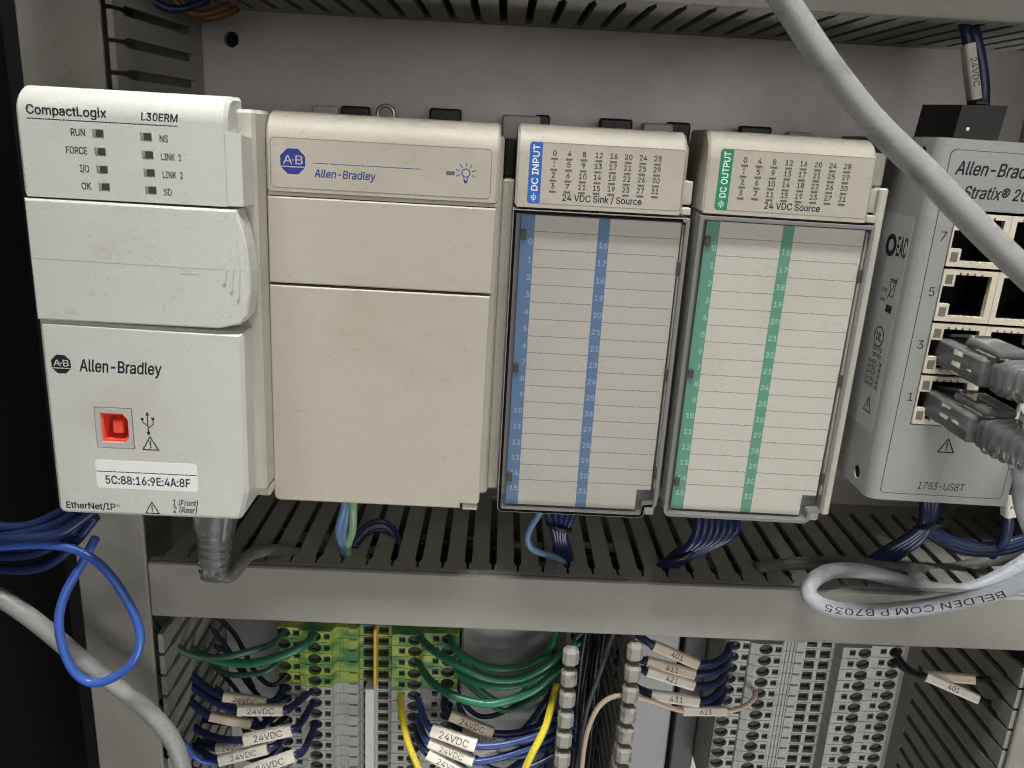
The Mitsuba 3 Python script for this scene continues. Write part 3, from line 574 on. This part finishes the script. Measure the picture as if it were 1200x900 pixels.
for x in (-13.4, 162.6):
    r = put('din_rail', [box(x+17, x+52, -7.8, -6.6, -240, -60), box(x+22, x+47, -1.2, -0.2, -240, -60), box(x+22, x+23.2, -6.6, -1.2, -240, -60), box(x+45.8, x+47, -6.6, -1.2, -240, -60)], STEEL)
    tag(r, 'steel mounting rail behind the %s terminal stack' % ('left' if x < 0 else 'right'), 'mounting rail')
ec = thing('rail_cover', 'dark grey ribbed strip on the panel left of the right terminal stack', 'strip')
put('body', cbox(152.5, 162.2, -22, -0.4, -240, -62, 0.6), TERMDK, ec)
for k in range(16): put('notch', cbox(150.8, 152.4, -16, -0.5, -66-9.5*k-4.5, -66-9.5*k, 0.4), BLACK, ec)

PLATE = plastic('m_blank_plate', grime((0.30, 0.305, 0.31), (0.23, 0.23, 0.225), 0.5, 60), 0.42, 0.45)
for x0, x1, y, lab in ((58.4, 96.2, -30, 'flat grey blank plate behind the green and blue wires left of the middle duct'), (-44.4, -14.2, -12, 'flat grey blank plate between the left duct and the left terminal stack'), (124.5, 150.4, -22, 'flat grey blank plate behind the beige 621 wire right of the middle duct')):
    tag(put('blank_plate', cbox(x0, x1, y, -0.4, -238, -58, 0.8), PLATE), lab, 'plate', 'blank grey plates between the terminals')

# ------------------------------------------------------------------ cables in front
def cable(name, label, pts, r, mat, sides=24): 
    key = name_of(name); C = spline(pts, 1.5); m = sweep(C, circle(r, sides)); m.apply_scale(MM)
    scene[key] = mikit.ply(m, mat, smooth=True); tag(key, label, 'cable', 'sheathed network cables'); return key, C
cable('network_cable', 'thick grey cable crossing the upper right corner in front of the modules', [(118.8, -126.0, 154.3), (128.8, -127.0, 143.3), (137.1, -129.0, 133.3), (150.2, -132.0, 119.7), (159.6, -135.0, 111.7), (169.5, -139.0, 102.4), (181.0, -143.0, 92.3), (193.0, -150.0, 81.6)], 3.05, CABLE)
cable('network_cable', 'grey cable running diagonally across the lower left corner', [(-107.5, -84.0, -31.3), (-91.5, -85.0, -40.0), (-79.5, -86.0, -48.7), (-65.5, -86.0, -62.8), (-52.3, -86.0, -74.9), (-42.7, -86.0, -85.5), (-37.1, -86.0, -97.3), (-34.8, -86.0, -113.5)], 2.95, CABLE)
ck, C = cable('network_cable', 'white printed cable looping over the lower duct at the lower right', [(270.0, -64.0, -11.5), (260.4, -65.0, -18.7), (248.7, -66.0, -27.4), (236.5, -67.0, -32.9), (224.2, -67.0, -32.8), (212.1, -67.0, -29.9), (201.4, -67.0, -27.4), (189.9, -70.0, -25.2), (179.8, -75.0, -25.8), (176.0, -79.0, -29.2), (180.2, -81.0, -32.7), (193.3, -82.0, -33.8), (209.7, -84.0, -30.8), (223.6, -88.0, -24.5), (233.1, -93.0, -17.0), (242.7, -102.0, -1.0)], 2.7, CABLEW)
half = C[int(len(C)*0.5):]
put('lettering', bend_text('BELDEN COM P B7035', half, 2.2, 2.72, 21, flip=True, width=58), INK, ck)
cable('network_cable', 'dark grey cable lying along the top of the lower duct behind the white loop', [(163.9, -60.0, -32.1), (176.7, -58.0, -30.5), (192.0, -58.0, -29.1), (213.5, -56.0, -30.6), (238.1, -52.0, -33.1), (261.7, -48.0, -27.8), (283.8, -46.0, -20.0)], 2.6, CABLEDK)
cable('network_cable', 'dark grey cable bending from under the pale controller into the lower duct', [(-20.3, -84.0, -27.2), (-17.5, -82.0, -30.7), (-14.7, -79.0, -28.1), (-12.7, -74.0, -26.6), (-8.1, -68.0, -28.0), (-0.8, -62.0, -31.9), (5.0, -52.0, -42.9)], 2.2, CABLEDK)
cable('network_cable', 'pale cable hanging down at the right edge below the clear plugs', [(215.0, -112.0, 48.7), (220.9, -104.0, 36.0), (226.2, -98.0, 23.0), (234.0, -92.0, 9.4), (244.8, -90.0, -6.0)], 3.1, CABLEW)

# ------------------------------------------------------------------ clear modular plugs
def ringed(C, a, b, rad, ridge=0.0, period=2.4, smoothness=24):
    """A rounded-square ring of half sizes a, b carried along C and scaled by rad; ridges where wanted."""
    ring = np.array(round_rect(-a, a, -b, b, min(a, b)*0.55).exterior.coords)[:-1]
    s = np.linspace(0, np.linalg.norm(C[-1]-C[0]), len(C))
    sc = np.interp(np.linspace(0, 1, len(C)), np.linspace(0, 1, len(rad)), rad) + ridge*np.sin(2*np.pi*s/period)
    return sweep(C, ring, np.array([0, 0, 1.0]) if abs((C[-1]-C[0])[2]) < 5 else VIEW, sc)
def plug_label(k): return 'clear modular plug in the %s occupied socket of the network switch, pointing right' % k
for k, row, dz in (('upper', 1, 1.5), ('lower', 0, 0.0)):
    t = thing('clear_plug', plug_label(k), 'plug')
    def tp(x, y, z): return (S @ np.array([x, y, z, 1.0]))[:3]
    z0 = 24.6+15.4*row+6.6
    c0, c1 = tp(17.2, -92, z0), tp(17.6, -110, z0+0.3)
    put('body', rbox(c0[0]-5.7, c0[0]+5.7, -121, -93, z0+S[2, 3]-4.1, z0+S[2, 3]+3.4, 0.9, 16), CLEAR, t, smooth=25)
    put('latch', trimesh.convex.convex_hull(np.array([c0+np.array(q) for q in ((-2.6, -4, 4.0), (2.6, -4, 4.0), (-2.6, -4, 4.9), (2.6, -4, 4.9), (-2.2, -17, 6.8), (2.2, -17, 6.8), (-2.2, -17, 7.5), (2.2, -17, 7.5))])), CLEAR, t, smooth=25)
    put('hood', rbox(c0[0]-4.2, c0[0]+5.0, -124, -108, z0+S[2, 3]+3.7, z0+S[2, 3]+6.6, 1.2, 16), CLEAR, t, smooth=25)
    C = np.stack([np.linspace(0, 1, 90)]*3, 1)*(tp(20.5, -139, z0-1.0+dz)-tp(17.9, -121.3, z0)) + tp(17.9, -121.3, z0)
    put('boot', ringed(C, 4.4, 5.0, [0.9, 1.04, 1.0, 0.95, 0.9, 0.86], 0.09, 3.0), CLEAR, t, smooth=40)
    core = [tp(17.3, -97, z0), tp(17.5, -105, z0), tp(17.8, -113, z0), tp(20.3, -137, z0-1.0+dz), tp(24, -152, z0-1+2*dz), tp(34, -168, z0+4), tp(50, -180, z0+8)]
    put('inner_cable', tube(core[2:], 2.2, 16), CABLEW, t, smooth=True)
    for q, mat in enumerate((WLIGHT, WORANGE, WGREEN, WBLUE)):
        put('conductor', tube([tp(14.2+2*q, -95, z0-1.0), tp(14.6+1.9*q, -104, z0-0.3), tp(16+0.9*q, -113.5, z0)], 0.55, 8), mat, t, smooth=True)
        put('contact', box(*sorted((tp(14.0+2*q, 0, 0)[0], tp(14.4+2*q, 0, 0)[0])), -99, -94.5, z0+S[2, 3]-3.3, z0+S[2, 3]-1.4), SHIELD, t)
t = thing('clear_plug', 'clear ribbed plug hanging from the underside of the pale controller', 'plug')
C = np.stack([np.linspace(-19.2, -21.6, 120), np.linspace(-82, -84, 120), np.linspace(4.5, -30.5, 120)], 1)
s = np.linspace(0, 1, 120)
rad = np.interp(s, [0, 0.30, 0.45, 0.62, 0.95, 1.0], [7.7, 6.8, 5.8, 5.0, 4.2, 3.2]); rad = rad + np.where(s > 0.55, 0.32*np.sin(s*2*np.pi*13.5), 0.0)
ring = np.array(round_rect(-0.8, 0.8, -1, 1, 0.45).exterior.coords)[:-1]
put('boot', sweep(C, ring, VIEW, rad), CLEAR, t, smooth=40)
put('inner_cable', tube([(-19.2, -82, 4), (-20, -82.6, -8), (-20.8, -83.2, -18), (-21.3, -83.8, -29)], 1.8, 14), CABLEW, t, smooth=True)
put('latch', trimesh.convex.convex_hull(np.array([(-28.2, -84, 2), (-24, -84, 2), (-28.2, -82, 2), (-24, -82, 2), (-25.6, -87, -12), (-24.2, -87, -12), (-25.6, -86, -12.6), (-24.2, -86, -12.6)])), CLEAR, t, smooth=25)

# ------------------------------------------------------------------ wires at the left edge
w = wire('hookup_wire', 'bright blue wire hanging in a loop at the left edge over the grey duct', 'wire', [(-98.0, -88.0, -20.1), (-87.3, -88.0, -19.6), (-73.7, -88.0, -18.3), (-63.2, -88.0, -19.9), (-54.1, -90.0, -24.8), (-47.0, -92.0, -34.3), (-43.1, -93.0, -46.0), (-45.7, -94.0, -55.9), (-53.1, -94.0, -62.7), (-60.2, -94.0, -64.6), (-65.3, -94.0, -60.3), (-67.9, -94.0, -51.2), (-68.5, -93.0, -41.8), (-66.7, -90.0, -33.3), (-63.7, -86.0, -26.9), (-59.4, -83.0, -17.8)], 1.45, WBRIGHT, wob=0)
for i, (p0, p1, p2, p3) in enumerate((((-96.9, -84.0, -13.6), (-83.6, -84.0, -14.8), (-73.4, -82.0, -11.7), (-58.9, -82.0, -1.8)), ((-97.6, -84.0, -18.5), (-81.8, -85.0, -16.3), (-69.8, -84.0, -12.4), (-57.2, -83.0, -2.7)), ((-97.0, -86.0, -23.5), (-83.5, -86.0, -24.1), (-72.3, -85.0, -20.4), (-59.9, -84.0, -8.3)),
                                      ((-98.3, -85.0, -28.4), (-81.4, -86.0, -28.9), (-71.1, -85.0, -25.0), (-58.2, -84.0, -9.7)), ((-93.7, -90.0, -17.0), (-77.6, -90.0, -15.1), (-66.5, -88.0, -13.2), (-55.1, -85.0, -4.6)))):
    wire('hookup_wire', ('navy wire of the bunch at the left edge, %s from the top' % ORD[i]), 'wire', [p0, p1, p2, p3], 1.5, WBLUE, wob=0.6)
for i, (m_, a, b) in enumerate(((WORANGE, (-42.5, -40.0, 151.6), (-35.3, -36.0, 145.5)), (WORANGE, (-41.1, -38.0, 152.0), (-33.3, -34.0, 144.9)), (WBLUE, (-49.4, -44.0, 151.1), (-40.8, -40.0, 146.2)))):
    wire('hookup_wire', ('upper brown wire in the dark corner under the upper duct', 'lower brown wire in the dark corner under the upper duct', 'navy wire in the dark top left corner beside the brown wires')[i], 'wire', [np.array(a)+np.array([-8, -6, 6]), a, b, np.array(b)+np.array([10, 6, 4])], 1.3, m_)

# ------------------------------------------------------------------ wires of the terminal stacks
HX = (2.9, 15.2, 54.2, 67.2)
def H(side, col, i):
    x0, zt = ((-13.4, -73.6), (162.6, -71.4))[side]
    return np.array([x0+HX[col], -40.5, zt-5.05*(i+0.5)])
GW = 'green wires of the earth terminals'
for lab, pts, r, m_ in (
    ('dull green wire from the top left hole of the earth terminals into the left duct', [H(0,0,0), (-12.9, -49.0, -77.7), (-22.6, -56.0, -77.9), (-36.3, -58.0, -78.9), (-45.9, -60.0, -73.6), (-51.4, -62.0, -64.6), (-54.6, -62.0, -59.1)], 1.3, WDKGREEN),
    ('brighter green wire from the second hole of the earth terminals into the left duct', [H(0,1,0), (0.2, -52.0, -75.4), (-8.2, -56.0, -78.7), (-22.1, -56.0, -82.3), (-37.9, -52.0, -83.2), (-48.1, -46.0, -81.3), (-53.5, -42.0, -76.2)], 1.65, WGREEN),
    ('thin dark green wire, lowest of three from the earth terminals to the left duct', [H(0,0,2), (-14.6, -48.0, -90.3), (-26.6, -48.0, -93.6), (-35.9, -44.0, -94.9), (-42.9, -38.0, -93.2), (-46.5, -34.0, -90.1)], 1.1, WDKGREEN),
    ('uppermost green wire curving right from the earth terminals to the middle duct', [H(0,3,0), (56.5, -50.0, -76.5), (64.3, -54.0, -79.4), (78.7, -56.0, -80.3), (90.2, -57.0, -73.5), (93.8, -60.0, -62.8), (94.3, -62.0, -52.9)], 1.5, WGREEN),
    ('second green wire curving right from the earth terminals to the middle duct', [H(0,2,0), (46.9, -53.0, -74.1), (56.1, -60.0, -75.2), (70.7, -62.0, -80.5), (84.9, -62.0, -78.3), (95.4, -62.0, -69.8), (101.1, -56.0, -67.4)], 1.55, WGREEN),
    ('lowest printed green wire curving right from the earth terminals to the middle duct', [H(0,2,2), (47.7, -55.0, -87.4), (56.7, -62.0, -88.6), (68.3, -64.0, -89.9), (82.1, -64.0, -86.3), (94.4, -62.0, -77.9), (103.4, -56.0, -73.2)], 1.55, WGREEN),
    ('third green wire curving right, partly hidden behind the printed one', [H(0,3,2), (60.9, -51.0, -87.4), (72.6, -55.0, -88.9), (85.4, -56.0, -85.3), (96.3, -56.0, -77.6), (102.8, -50.0, -75.9)], 1.6, WGREEN)):
    k = wire('earth_wire', lab, 'wire', pts, r, m_, GW, wob=1.0)
    if 'second green wire curving' in lab: put('lettering', bend_text('GR 16 AWG', spline(pts, 1.0), 1.5, r+0.03, 14, width=12), INK, k)
    if 'printed green' in lab: put('lettering', bend_text('GR AWG VW-1 600 VOLT', spline(pts, 1.0), 1.5, r+0.03, 15, width=26), INK, k)
def bw(lab, pts, sl=None, r=1.45, mat=WBLUE): wire('control_wire', lab, 'wire', pts, r, mat, 'control wires of the terminal stacks', sl, 0.9)
S24 = '24VDC'
bw('navy wire with 24VDC sleeve, topmost of those going to the left duct', [H(0,0,5), (-13.1, -50.0, -103.2), (-15.6, -53.0, -101.8), (-31.6, -54.0, -99.0), (-41.6, -50.0, -96.3), (-52.5, -46.0, -88.0), (-57.9, -44.0, -83.9)], (2, 3, S24, SLEEVETAN, 1.9))
bw('navy wire with 24VDC sleeve, second from the top going to the left duct', [H(0,1,5), (-5.0, -52.0, -103.3), (-8.3, -56.0, -102.6), (-25.2, -57.0, -102.6), (-39.5, -52.0, -100.5), (-52.8, -46.0, -93.9), (-58.3, -44.0, -89.7)], (2, 3, S24, SLEEVE, 2.1))
bw('navy wire with a blank tan sleeve going to the left duct', [H(0,0,7), (-18.9, -50.0, -115.0), (-21.6, -54.0, -111.5), (-36.5, -56.0, -106.6), (-45.6, -52.0, -102.8), (-53.9, -46.0, -99.8), (-59.4, -44.0, -95.6)], (2, 3, None, SLEEVETAN, 1.8))
bw('navy wire with a clearly printed 24VDC sleeve below the blank tan one', [H(0,1,6), (-2.4, -54.0, -110.2), (-4.7, -58.0, -109.9), (-22.5, -60.0, -113.7), (-38.1, -54.0, -117.4), (-54.1, -46.0, -113.8), (-60.4, -44.0, -109.6)], (2, 3, S24, SLEEVE, 2.3))
bw('navy wire whose 24VDC sleeve is half hidden under its neighbours at the left duct', [H(0,0,8), (-20.1, -49.0, -123.2), (-22.9, -51.0, -123.3), (-36.5, -51.0, -125.9), (-47.3, -48.0, -124.0), (-56.1, -44.0, -121.6), (-61.8, -42.0, -118.5)], (2, 3, S24, SLEEVE, 1.9))
bw('navy wire with 24VDC sleeve, second from the bottom going to the left duct', [H(0,0,9), (-10.8, -58.0, -117.2), (-13.5, -60.0, -117.2), (-31.7, -62.0, -121.9), (-41.0, -56.0, -123.1), (-54.9, -46.0, -124.8), (-61.5, -42.0, -123.4)], (2, 3, S24, SLEEVE, 2.1))
bw('navy wire with 24VDC sleeve cut by the bottom edge, going to the left duct', [H(0,1,8), (-0.6, -58.0, -119.6), (-2.6, -62.0, -118.2), (-21.2, -64.0, -125.2), (-38.4, -60.0, -130.3), (-53.9, -50.0, -132.9), (-60.5, -46.0, -132.5)], (2, 3, S24, SLEEVE, 2.3))
bw('plain navy wire running behind the sleeved wires to the left duct', [H(0,0,6), (-21.9, -46.0, -112.3), (-35.8, -44.0, -119.0), (-49.8, -40.0, -118.3), (-56.6, -38.0, -109.9), (-62.7, -36.0, -107.6)])
bw('lower plain navy wire running behind the sleeved wires to the left duct', [H(0,0,10), (-18.7, -48.0, -133.1), (-31.2, -46.0, -131.2), (-44.6, -42.0, -130.1), (-56.8, -38.0, -124.4), (-62.9, -36.0, -120.0)])
bw('thin bright blue wire at the lower left beside the grey cable', [(-31.6, -58.0, -126.6), (-37.3, -62.0, -122.9), (-40.9, -64.0, -117.8), (-43.5, -66.0, -110.0), (-49.4, -62.0, -108.6)], None, 1.0, WBRIGHT)
bw('navy wire with a tan 24VDC sleeve, topmost of those curving to the middle duct', [H(0,3,5), (53.3, -50.0, -103.8), (55.9, -54.0, -103.7), (72.8, -57.0, -108.8), (85.0, -57.0, -107.4), (96.2, -56.0, -101.0), (103.9, -50.0, -99.9)], (2, 3, S24, SLEEVETAN, 2.1))
bw('blue wire with a large white 24VDC sleeve near the hole, curving to the middle duct', [H(0,2,5), (44.8, -51.0, -106.1), (49.0, -57.0, -108.3), (66.4, -61.0, -111.6), (83.4, -60.0, -109.3), (98.1, -56.0, -104.9), (104.3, -50.0, -106.2)], (2, 3, S24, SLEEVE, 2.5), 1.4, WMID)
bw('navy wire with 24VDC sleeve set further right than its neighbours', [H(0,3,6), (57.2, -48.0, -112.4), (60.7, -50.0, -114.7), (77.8, -53.0, -116.3), (88.7, -54.0, -112.9), (98.7, -50.0, -108.1), (104.7, -46.0, -107.0)], (2, 3, S24, SLEEVE, 2.0))
bw('blue wire with 24VDC sleeve, second from the bottom curving to the middle duct', [H(0,2,6), (44.1, -50.0, -113.0), (48.1, -57.0, -114.2), (65.7, -61.0, -118.8), (82.0, -60.0, -114.9), (98.5, -55.0, -109.6), (104.6, -50.0, -109.4)], (2, 3, S24, SLEEVE, 2.0), 1.4, WMID)
bw('navy wire with 24VDC sleeve cut by the bottom edge, curving to the middle duct', [H(0,2,7), (43.2, -50.0, -117.9), (47.7, -58.0, -118.6), (64.3, -61.0, -126.1), (84.1, -60.0, -123.3), (99.1, -55.0, -118.5), (105.2, -50.0, -118.4)], (2, 3, S24, SLEEVE, 2.1))
bw('blue wire with a blank white sleeve end between the 24VDC sleeves', [H(0,3,8), (61.9, -50.0, -117.9), (66.1, -55.0, -117.5), (75.3, -57.0, -119.0), (84.6, -57.0, -118.6), (99.1, -52.0, -115.3), (105.1, -48.0, -115.1)], (2, 3, None, SLEEVE, 2.3), 1.4, WMID)
bw('yellow wire hanging from the grey blocks of the left stack', [(34.9, -42.0, -101.1), (36.2, -50.0, -102.9), (38.4, -56.0, -109.6), (43.4, -58.0, -122.8), (47.7, -58.0, -135.7)], None, 1.35, WYELLOW)
bw('yellow wire slanting down beside the middle duct', [(95.7, -58.0, -84.1), (93.7, -63.0, -92.5), (90.8, -67.0, -100.1), (87.1, -69.0, -108.9), (82.7, -70.0, -123.1)], None, 1.4, WYELLOW)
bw('grey wire slanting down inside the open middle duct', [(117.3, -52.0, -63.0), (113.3, -50.0, -83.4), (109.4, -50.0, -102.0), (107.5, -50.0, -140.4)], None, 1.0, WGREY)
bw('beige wire with the 621 sleeve arching through the middle duct', [(108.9, -54.0, -136.6), (108.5, -57.0, -115.5), (109.5, -61.0, -98.8), (113.4, -64.0, -87.1), (119.3, -65.0, -83.4), (131.0, -62.0, -87.5), (144.6, -59.0, -93.8), (161.5, -58.0, -93.8), (168.4, -55.0, -94.3), (175.0, -49.0, -93.9), H(1,1,4)], (6, 7, '621', SLEEVE, 1.75), 0.95, WBEIGE)
bw('navy wire with the 401 sleeve, topmost on the left of the right stack', [H(1,0,0), (158.5, -53.0, -74.6), (148.3, -57.0, -74.2), (130.5, -58.0, -66.1), (124.4, -55.0, -63.6), (119.6, -50.0, -64.2)], (2, 3, '401', SLEEVETAN, 1.95))
bw('navy wire with the 411 sleeve, second from the top left of the right stack', [H(1,0,1), (159.0, -53.0, -78.8), (147.6, -57.0, -78.7), (128.7, -58.0, -73.2), (124.3, -55.0, -73.7), (119.3, -50.0, -75.5)], (2, 3, '411', SLEEVETAN, 1.95))
bw('navy wire with the 421 sleeve, third from the top left of the right stack', [H(1,0,2), (158.1, -53.0, -85.0), (147.5, -58.0, -82.9), (128.6, -60.0, -75.9), (124.0, -55.0, -77.5), (118.9, -50.0, -79.3)], (2, 3, '421', SLEEVE, 1.95))
bw('navy wire with the 431 sleeve, fourth and lowest left of the right stack', [H(1,0,3), (158.1, -53.0, -90.8), (150.3, -58.0, -90.0), (131.5, -59.0, -87.1), (125.5, -55.0, -86.1), (119.4, -50.0, -85.1)], (2, 3, '431', SLEEVE, 2.0))
bw('plain navy wire just above the beige 621 wire', [H(1,0,4), (159.6, -50.0, -97.4), (146.7, -50.0, -96.4), (133.3, -48.0, -94.5), (121.5, -46.0, -91.0)])
bw('black wire with a blank sleeve forking up right of the right stack', [H(1,3,0), (231.6, -53.0, -75.9), (235.5, -56.0, -75.8), (252.7, -60.0, -74.0), (258.3, -58.0, -75.2), (281.8, -40.0, -88.9)], (2, 3, None, SLEEVETAN, 1.8), 1.15, WBLACK)
bw('black wire with the 401 sleeve right of the right stack', [H(1,3,1), (231.9, -54.0, -76.3), (234.3, -59.0, -74.1), (254.8, -61.0, -81.8), (267.1, -57.0, -87.4), (281.6, -50.0, -94.6), (301.3, -40.0, -104.5)], (2, 3, '401', SLEEVE, 1.8), 1.15, WBLACK)
rng = np.random.default_rng(4)
for i in range(12):  # real wires plus extra black ones standing in for deep shade
    x = 101+1.5*i; y = -14-rng.random()*26; q = rng.random(3)*3
    bw('black wire filling the shaded depth of the open middle duct, %s from the left' % ORD[i], [(x+q[0], y, -46), (x+q[1]-1, y-3, -90), (x+q[2]-2, y, -140), (x-3, y, -215)], None, 1.25, WBLACK if i % 3 else WBLUE)

rng = np.random.default_rng(12)
for i in range(6):
    z, q = -84-9.5*i, rng.random(8)*5-2.5
    bw('thin dark wire deep behind the sleeved wires at the left duct, %s from the top' % ORD[i], [(-5+q[0], -38, z-8), (-18+q[1], -44+q[2], z-14+q[3]), (-33+q[4], -30+q[5], z-4+q[6]), (-46, -26+q[7], z+6), (-56, -26, z+10)], None, 0.95, WBLUE if i % 2 else WBLACK)
for i in range(6):
    z, q = -92-7.5*i, rng.random(8)*5-2.5
    bw('thin blue wire deep behind the sleeved wires at the middle duct, %s from the top' % ORD[i], [(55+q[0], -38, z-6), (66+q[1], -46+q[2], z-18+q[3]), (82+q[4], -42+q[5], z-20+q[6]), (96, -34+q[7], z-8), (106, -32, z)], None, 1.0, WMID if i % 2 else WBLUE)
for i in range(3):
    q = rng.random(6)*5-2.5
    bw('thin green wire behind the thicker green wires of the middle, %s from the top' % ORD[i], [H(0, 3, 1+i), (66+q[0], -46+q[1], -92-5*i), (80+q[2], -47+q[3], -95-6*i), (93+q[4], -44, -84-6*i), (106, -42, -72-5*i)], None, 1.1, WGREEN if i else WDKGREEN)

# ------------------------------------------------------------------ wires under the modules and in the lower duct
def mw(lab, pts, r=1.3, mat=WBLUE, sl=None): wire('module_wire', lab, 'wire', pts, r, mat, 'wires dropping from the modules', sl, 0.5)
mw('light blue wire dropping from the power supply into the lower duct', [(18.6, -70.0, -3.4), (18.5, -71.0, -8.9), (16.5, -70.0, -17.1), (16.8, -66.0, -25.6), (17.0, -56.0, -40.1)], 1.35, WLIGHT)
mw('second light blue wire beside the pale green one under the power supply', [(20.0, -70.0, -3.4), (19.9, -71.0, -9.5), (18.0, -69.0, -18.8), (17.5, -65.0, -26.8), (17.6, -56.0, -40.1)], 1.2, WLIGHT)
mw('pale green wire dropping from the power supply into the lower duct', [(21.9, -71.0, -2.8), (21.8, -72.0, -8.9), (21.1, -70.0, -18.2), (18.9, -66.0, -25.5), (18.0, -58.0, -40.0)], 1.35, WPALEGREEN)
for i in range(3): mw('dull blue wire arching under the power supply, %s of three' % ORD[i], [(18.6+0.91*i, -58.0+0.00*i, -30.4+0.04*i), (22.2-0.00*i, -50.0+0.00*i, -26.5-1.72*i), (27.6+0.01*i, -46.0+0.00*i, -26.1-1.74*i), (32.9+0.01*i, -48.0+0.00*i, -28.7-1.39*i), (35.9+0.62*i, -54.0+0.00*i, -35.1+0.03*i), (36.4, -52.0, -46.8)], 0.9, WGREY if i == 1 else WBLUE)
mw('light blue wire bowing out to the left under the input module', [(86.5, -66.0, -5.2), (84.1, -68.0, -10.4), (81.0, -69.0, -16.8), (82.5, -68.0, -22.8), (90.4, -64.0, -27.9), (98.9, -56.0, -37.3)], 1.15, WLIGHT)
for i in range(5): mw('navy wire of the bunch under the input module, %s from the left' % ORD[i], [(86.7+2.66*i, -62.0+0.00*i, -5.4+0.13*i), (88.0+2.07*i, -64.0+0.00*i, -12.5+0.10*i), (90.4+0.89*i, -64.0+0.00*i, -18.9+0.04*i), (91.7+1.06*i, -62.0+0.00*i, -26.5+0.05*i), (94.0+1.26*i, -54.0+0.00*i, -41.2+0.06*i)], 1.3, WBLUE)
for i in range(7): mw('navy wire of the bunch under the output module, %s from the left' % ORD[i], [(139.6+2.08*i, -62.0+0.00*i, -4.5+0.10*i), (139.5+2.21*i, -66.0+0.00*i, -11.4+0.10*i), (138.0+2.30*i, -68.0+0.00*i, -17.6+0.60*i), (134.0+1.18*i, -66.0+0.00*i, -24.1+0.22*i), (129.7+0.91*i, -62.0+0.00*i, -30.2+0.04*i), (127.8+0.94*i, -54.0+0.00*i, -41.4+0.04*i)], 1.5, WBLUE)
for i in range(4): mw('navy wire of the bunch under the network switch, %s from the left' % ORD[i], [(218.5+1.50*i, -60.0+0.00*i, 1.6+0.07*i), (219.0+1.20*i, -62.0+0.00*i, -4.3+0.06*i), (219.3+0.90*i, -62.0+0.00*i, -10.5+0.04*i), (215.4+1.83*i, -60.0+0.00*i, -17.4+0.09*i), (209.0+2.48*i, -57.0+0.00*i, -25.4+0.12*i), (207.4+2.56*i, -50.0+0.00*i, -35.7+0.12*i)], 1.6, WBLUE)
for i in range(3): mw('navy wire running right along the lower duct below the switch, %s of three' % ORD[i], [(224.3+0.26*i, -56.0+0.00*i, -13.3-1.34*i), (234.7+0.35*i, -56.0+0.00*i, -18.6-1.69*i), (244.8+0.29*i, -58.0+0.00*i, -19.8-1.35*i), (255.2+0.30*i, -60.0+0.00*i, -16.2-1.34*i), (266.2, -62.0, -9.3)], 1.6, WBLUE)
mw('navy wire with a short white numbered sleeve at the right edge', [(244.2, -66.0, 10.2), (245.1, -66.0, 4.9), (247.1, -65.0, -3.8), (249.9, -62.0, -14.1), (250.5, -56.0, -24.0)], 1.9, WBLUE, (1, 2, '2', SLEEVE, 2.3))
wire('supply_wire', 'blue wire rising from the black plug to the upper duct', 'wire', [(209.9, -64.0, 127.4), (209.7, -63.0, 132.3), (207.1, -62.0, 141.9), (203.1, -60.0, 152.6), (199.1, -56.0, 164.6)], 2.1, WBRIGHT if False else WBLUE, wob=0.2)
wire('supply_wire', 'blue wire with a long white printed sleeve rising from the black plug', 'wire', [(207.0, -66.0, 127.2), (206.1, -66.0, 130.3), (201.9, -64.0, 145.7), (199.8, -62.0, 153.3), (197.6, -56.0, 164.5)], 1.5, WBLUE, sleeve=(1, 2, '24VDC', SLEEVE, 1.75), wob=0)
TIE0, TIE1, TIE2 = (91.7, -64.0, -15.9), (135.4, -66.0, -23.3), (222.8, -62.0, -9.7)
for i, (px, py, y) in enumerate(((655, 612, -64), (806, 640, -68), (1086, 612, -63))):
    tt = trimesh.creation.torus(4.6 if i else 4.0, 0.9, 24, 8); tt.apply_transform(trimesh.transformations.rotation_matrix((0.25, -0.5, -0.3)[i], (0, 1, 0))); tt.apply_transform(np.diag([1, 0.7, 1, 1])); tt.apply_translation((TIE0, TIE1, TIE2)[i])
    tag(put('cable_tie', tt, BLACK, smooth=True), 'black cable tie round the navy wires under the %s' % ('input module', 'output module', 'network switch')[i], 'cable tie', 'cable ties')
rng = np.random.default_rng(9)
for i in range(7):
    z = -40-rng.random()*9; y = -18-7*i; q = rng.random(6)*4
    k = wire('duct_wire', 'wire lying inside the lower duct, %s from the back' % ORD[i], 'wire', [(-40, y, z), (20, y+q[0], z+q[1]-2), (90, y-q[2], z), (160, y+q[3], z-q[4]), (240, y, z), (320, y, z)], 1.3, (WBLUE, WBLACK, WGREY)[i % 3], wob=1)
    for x in rng.random(3)*180-25:
        C = np.array([(x+d, y+q[0]*0.4, z+0.4) for d in np.linspace(0, 14, 4)]); put('marker_sleeve', sweep(C, sleeve_ring(2.0, 1.9)), SLEEVE, k, smooth=40)
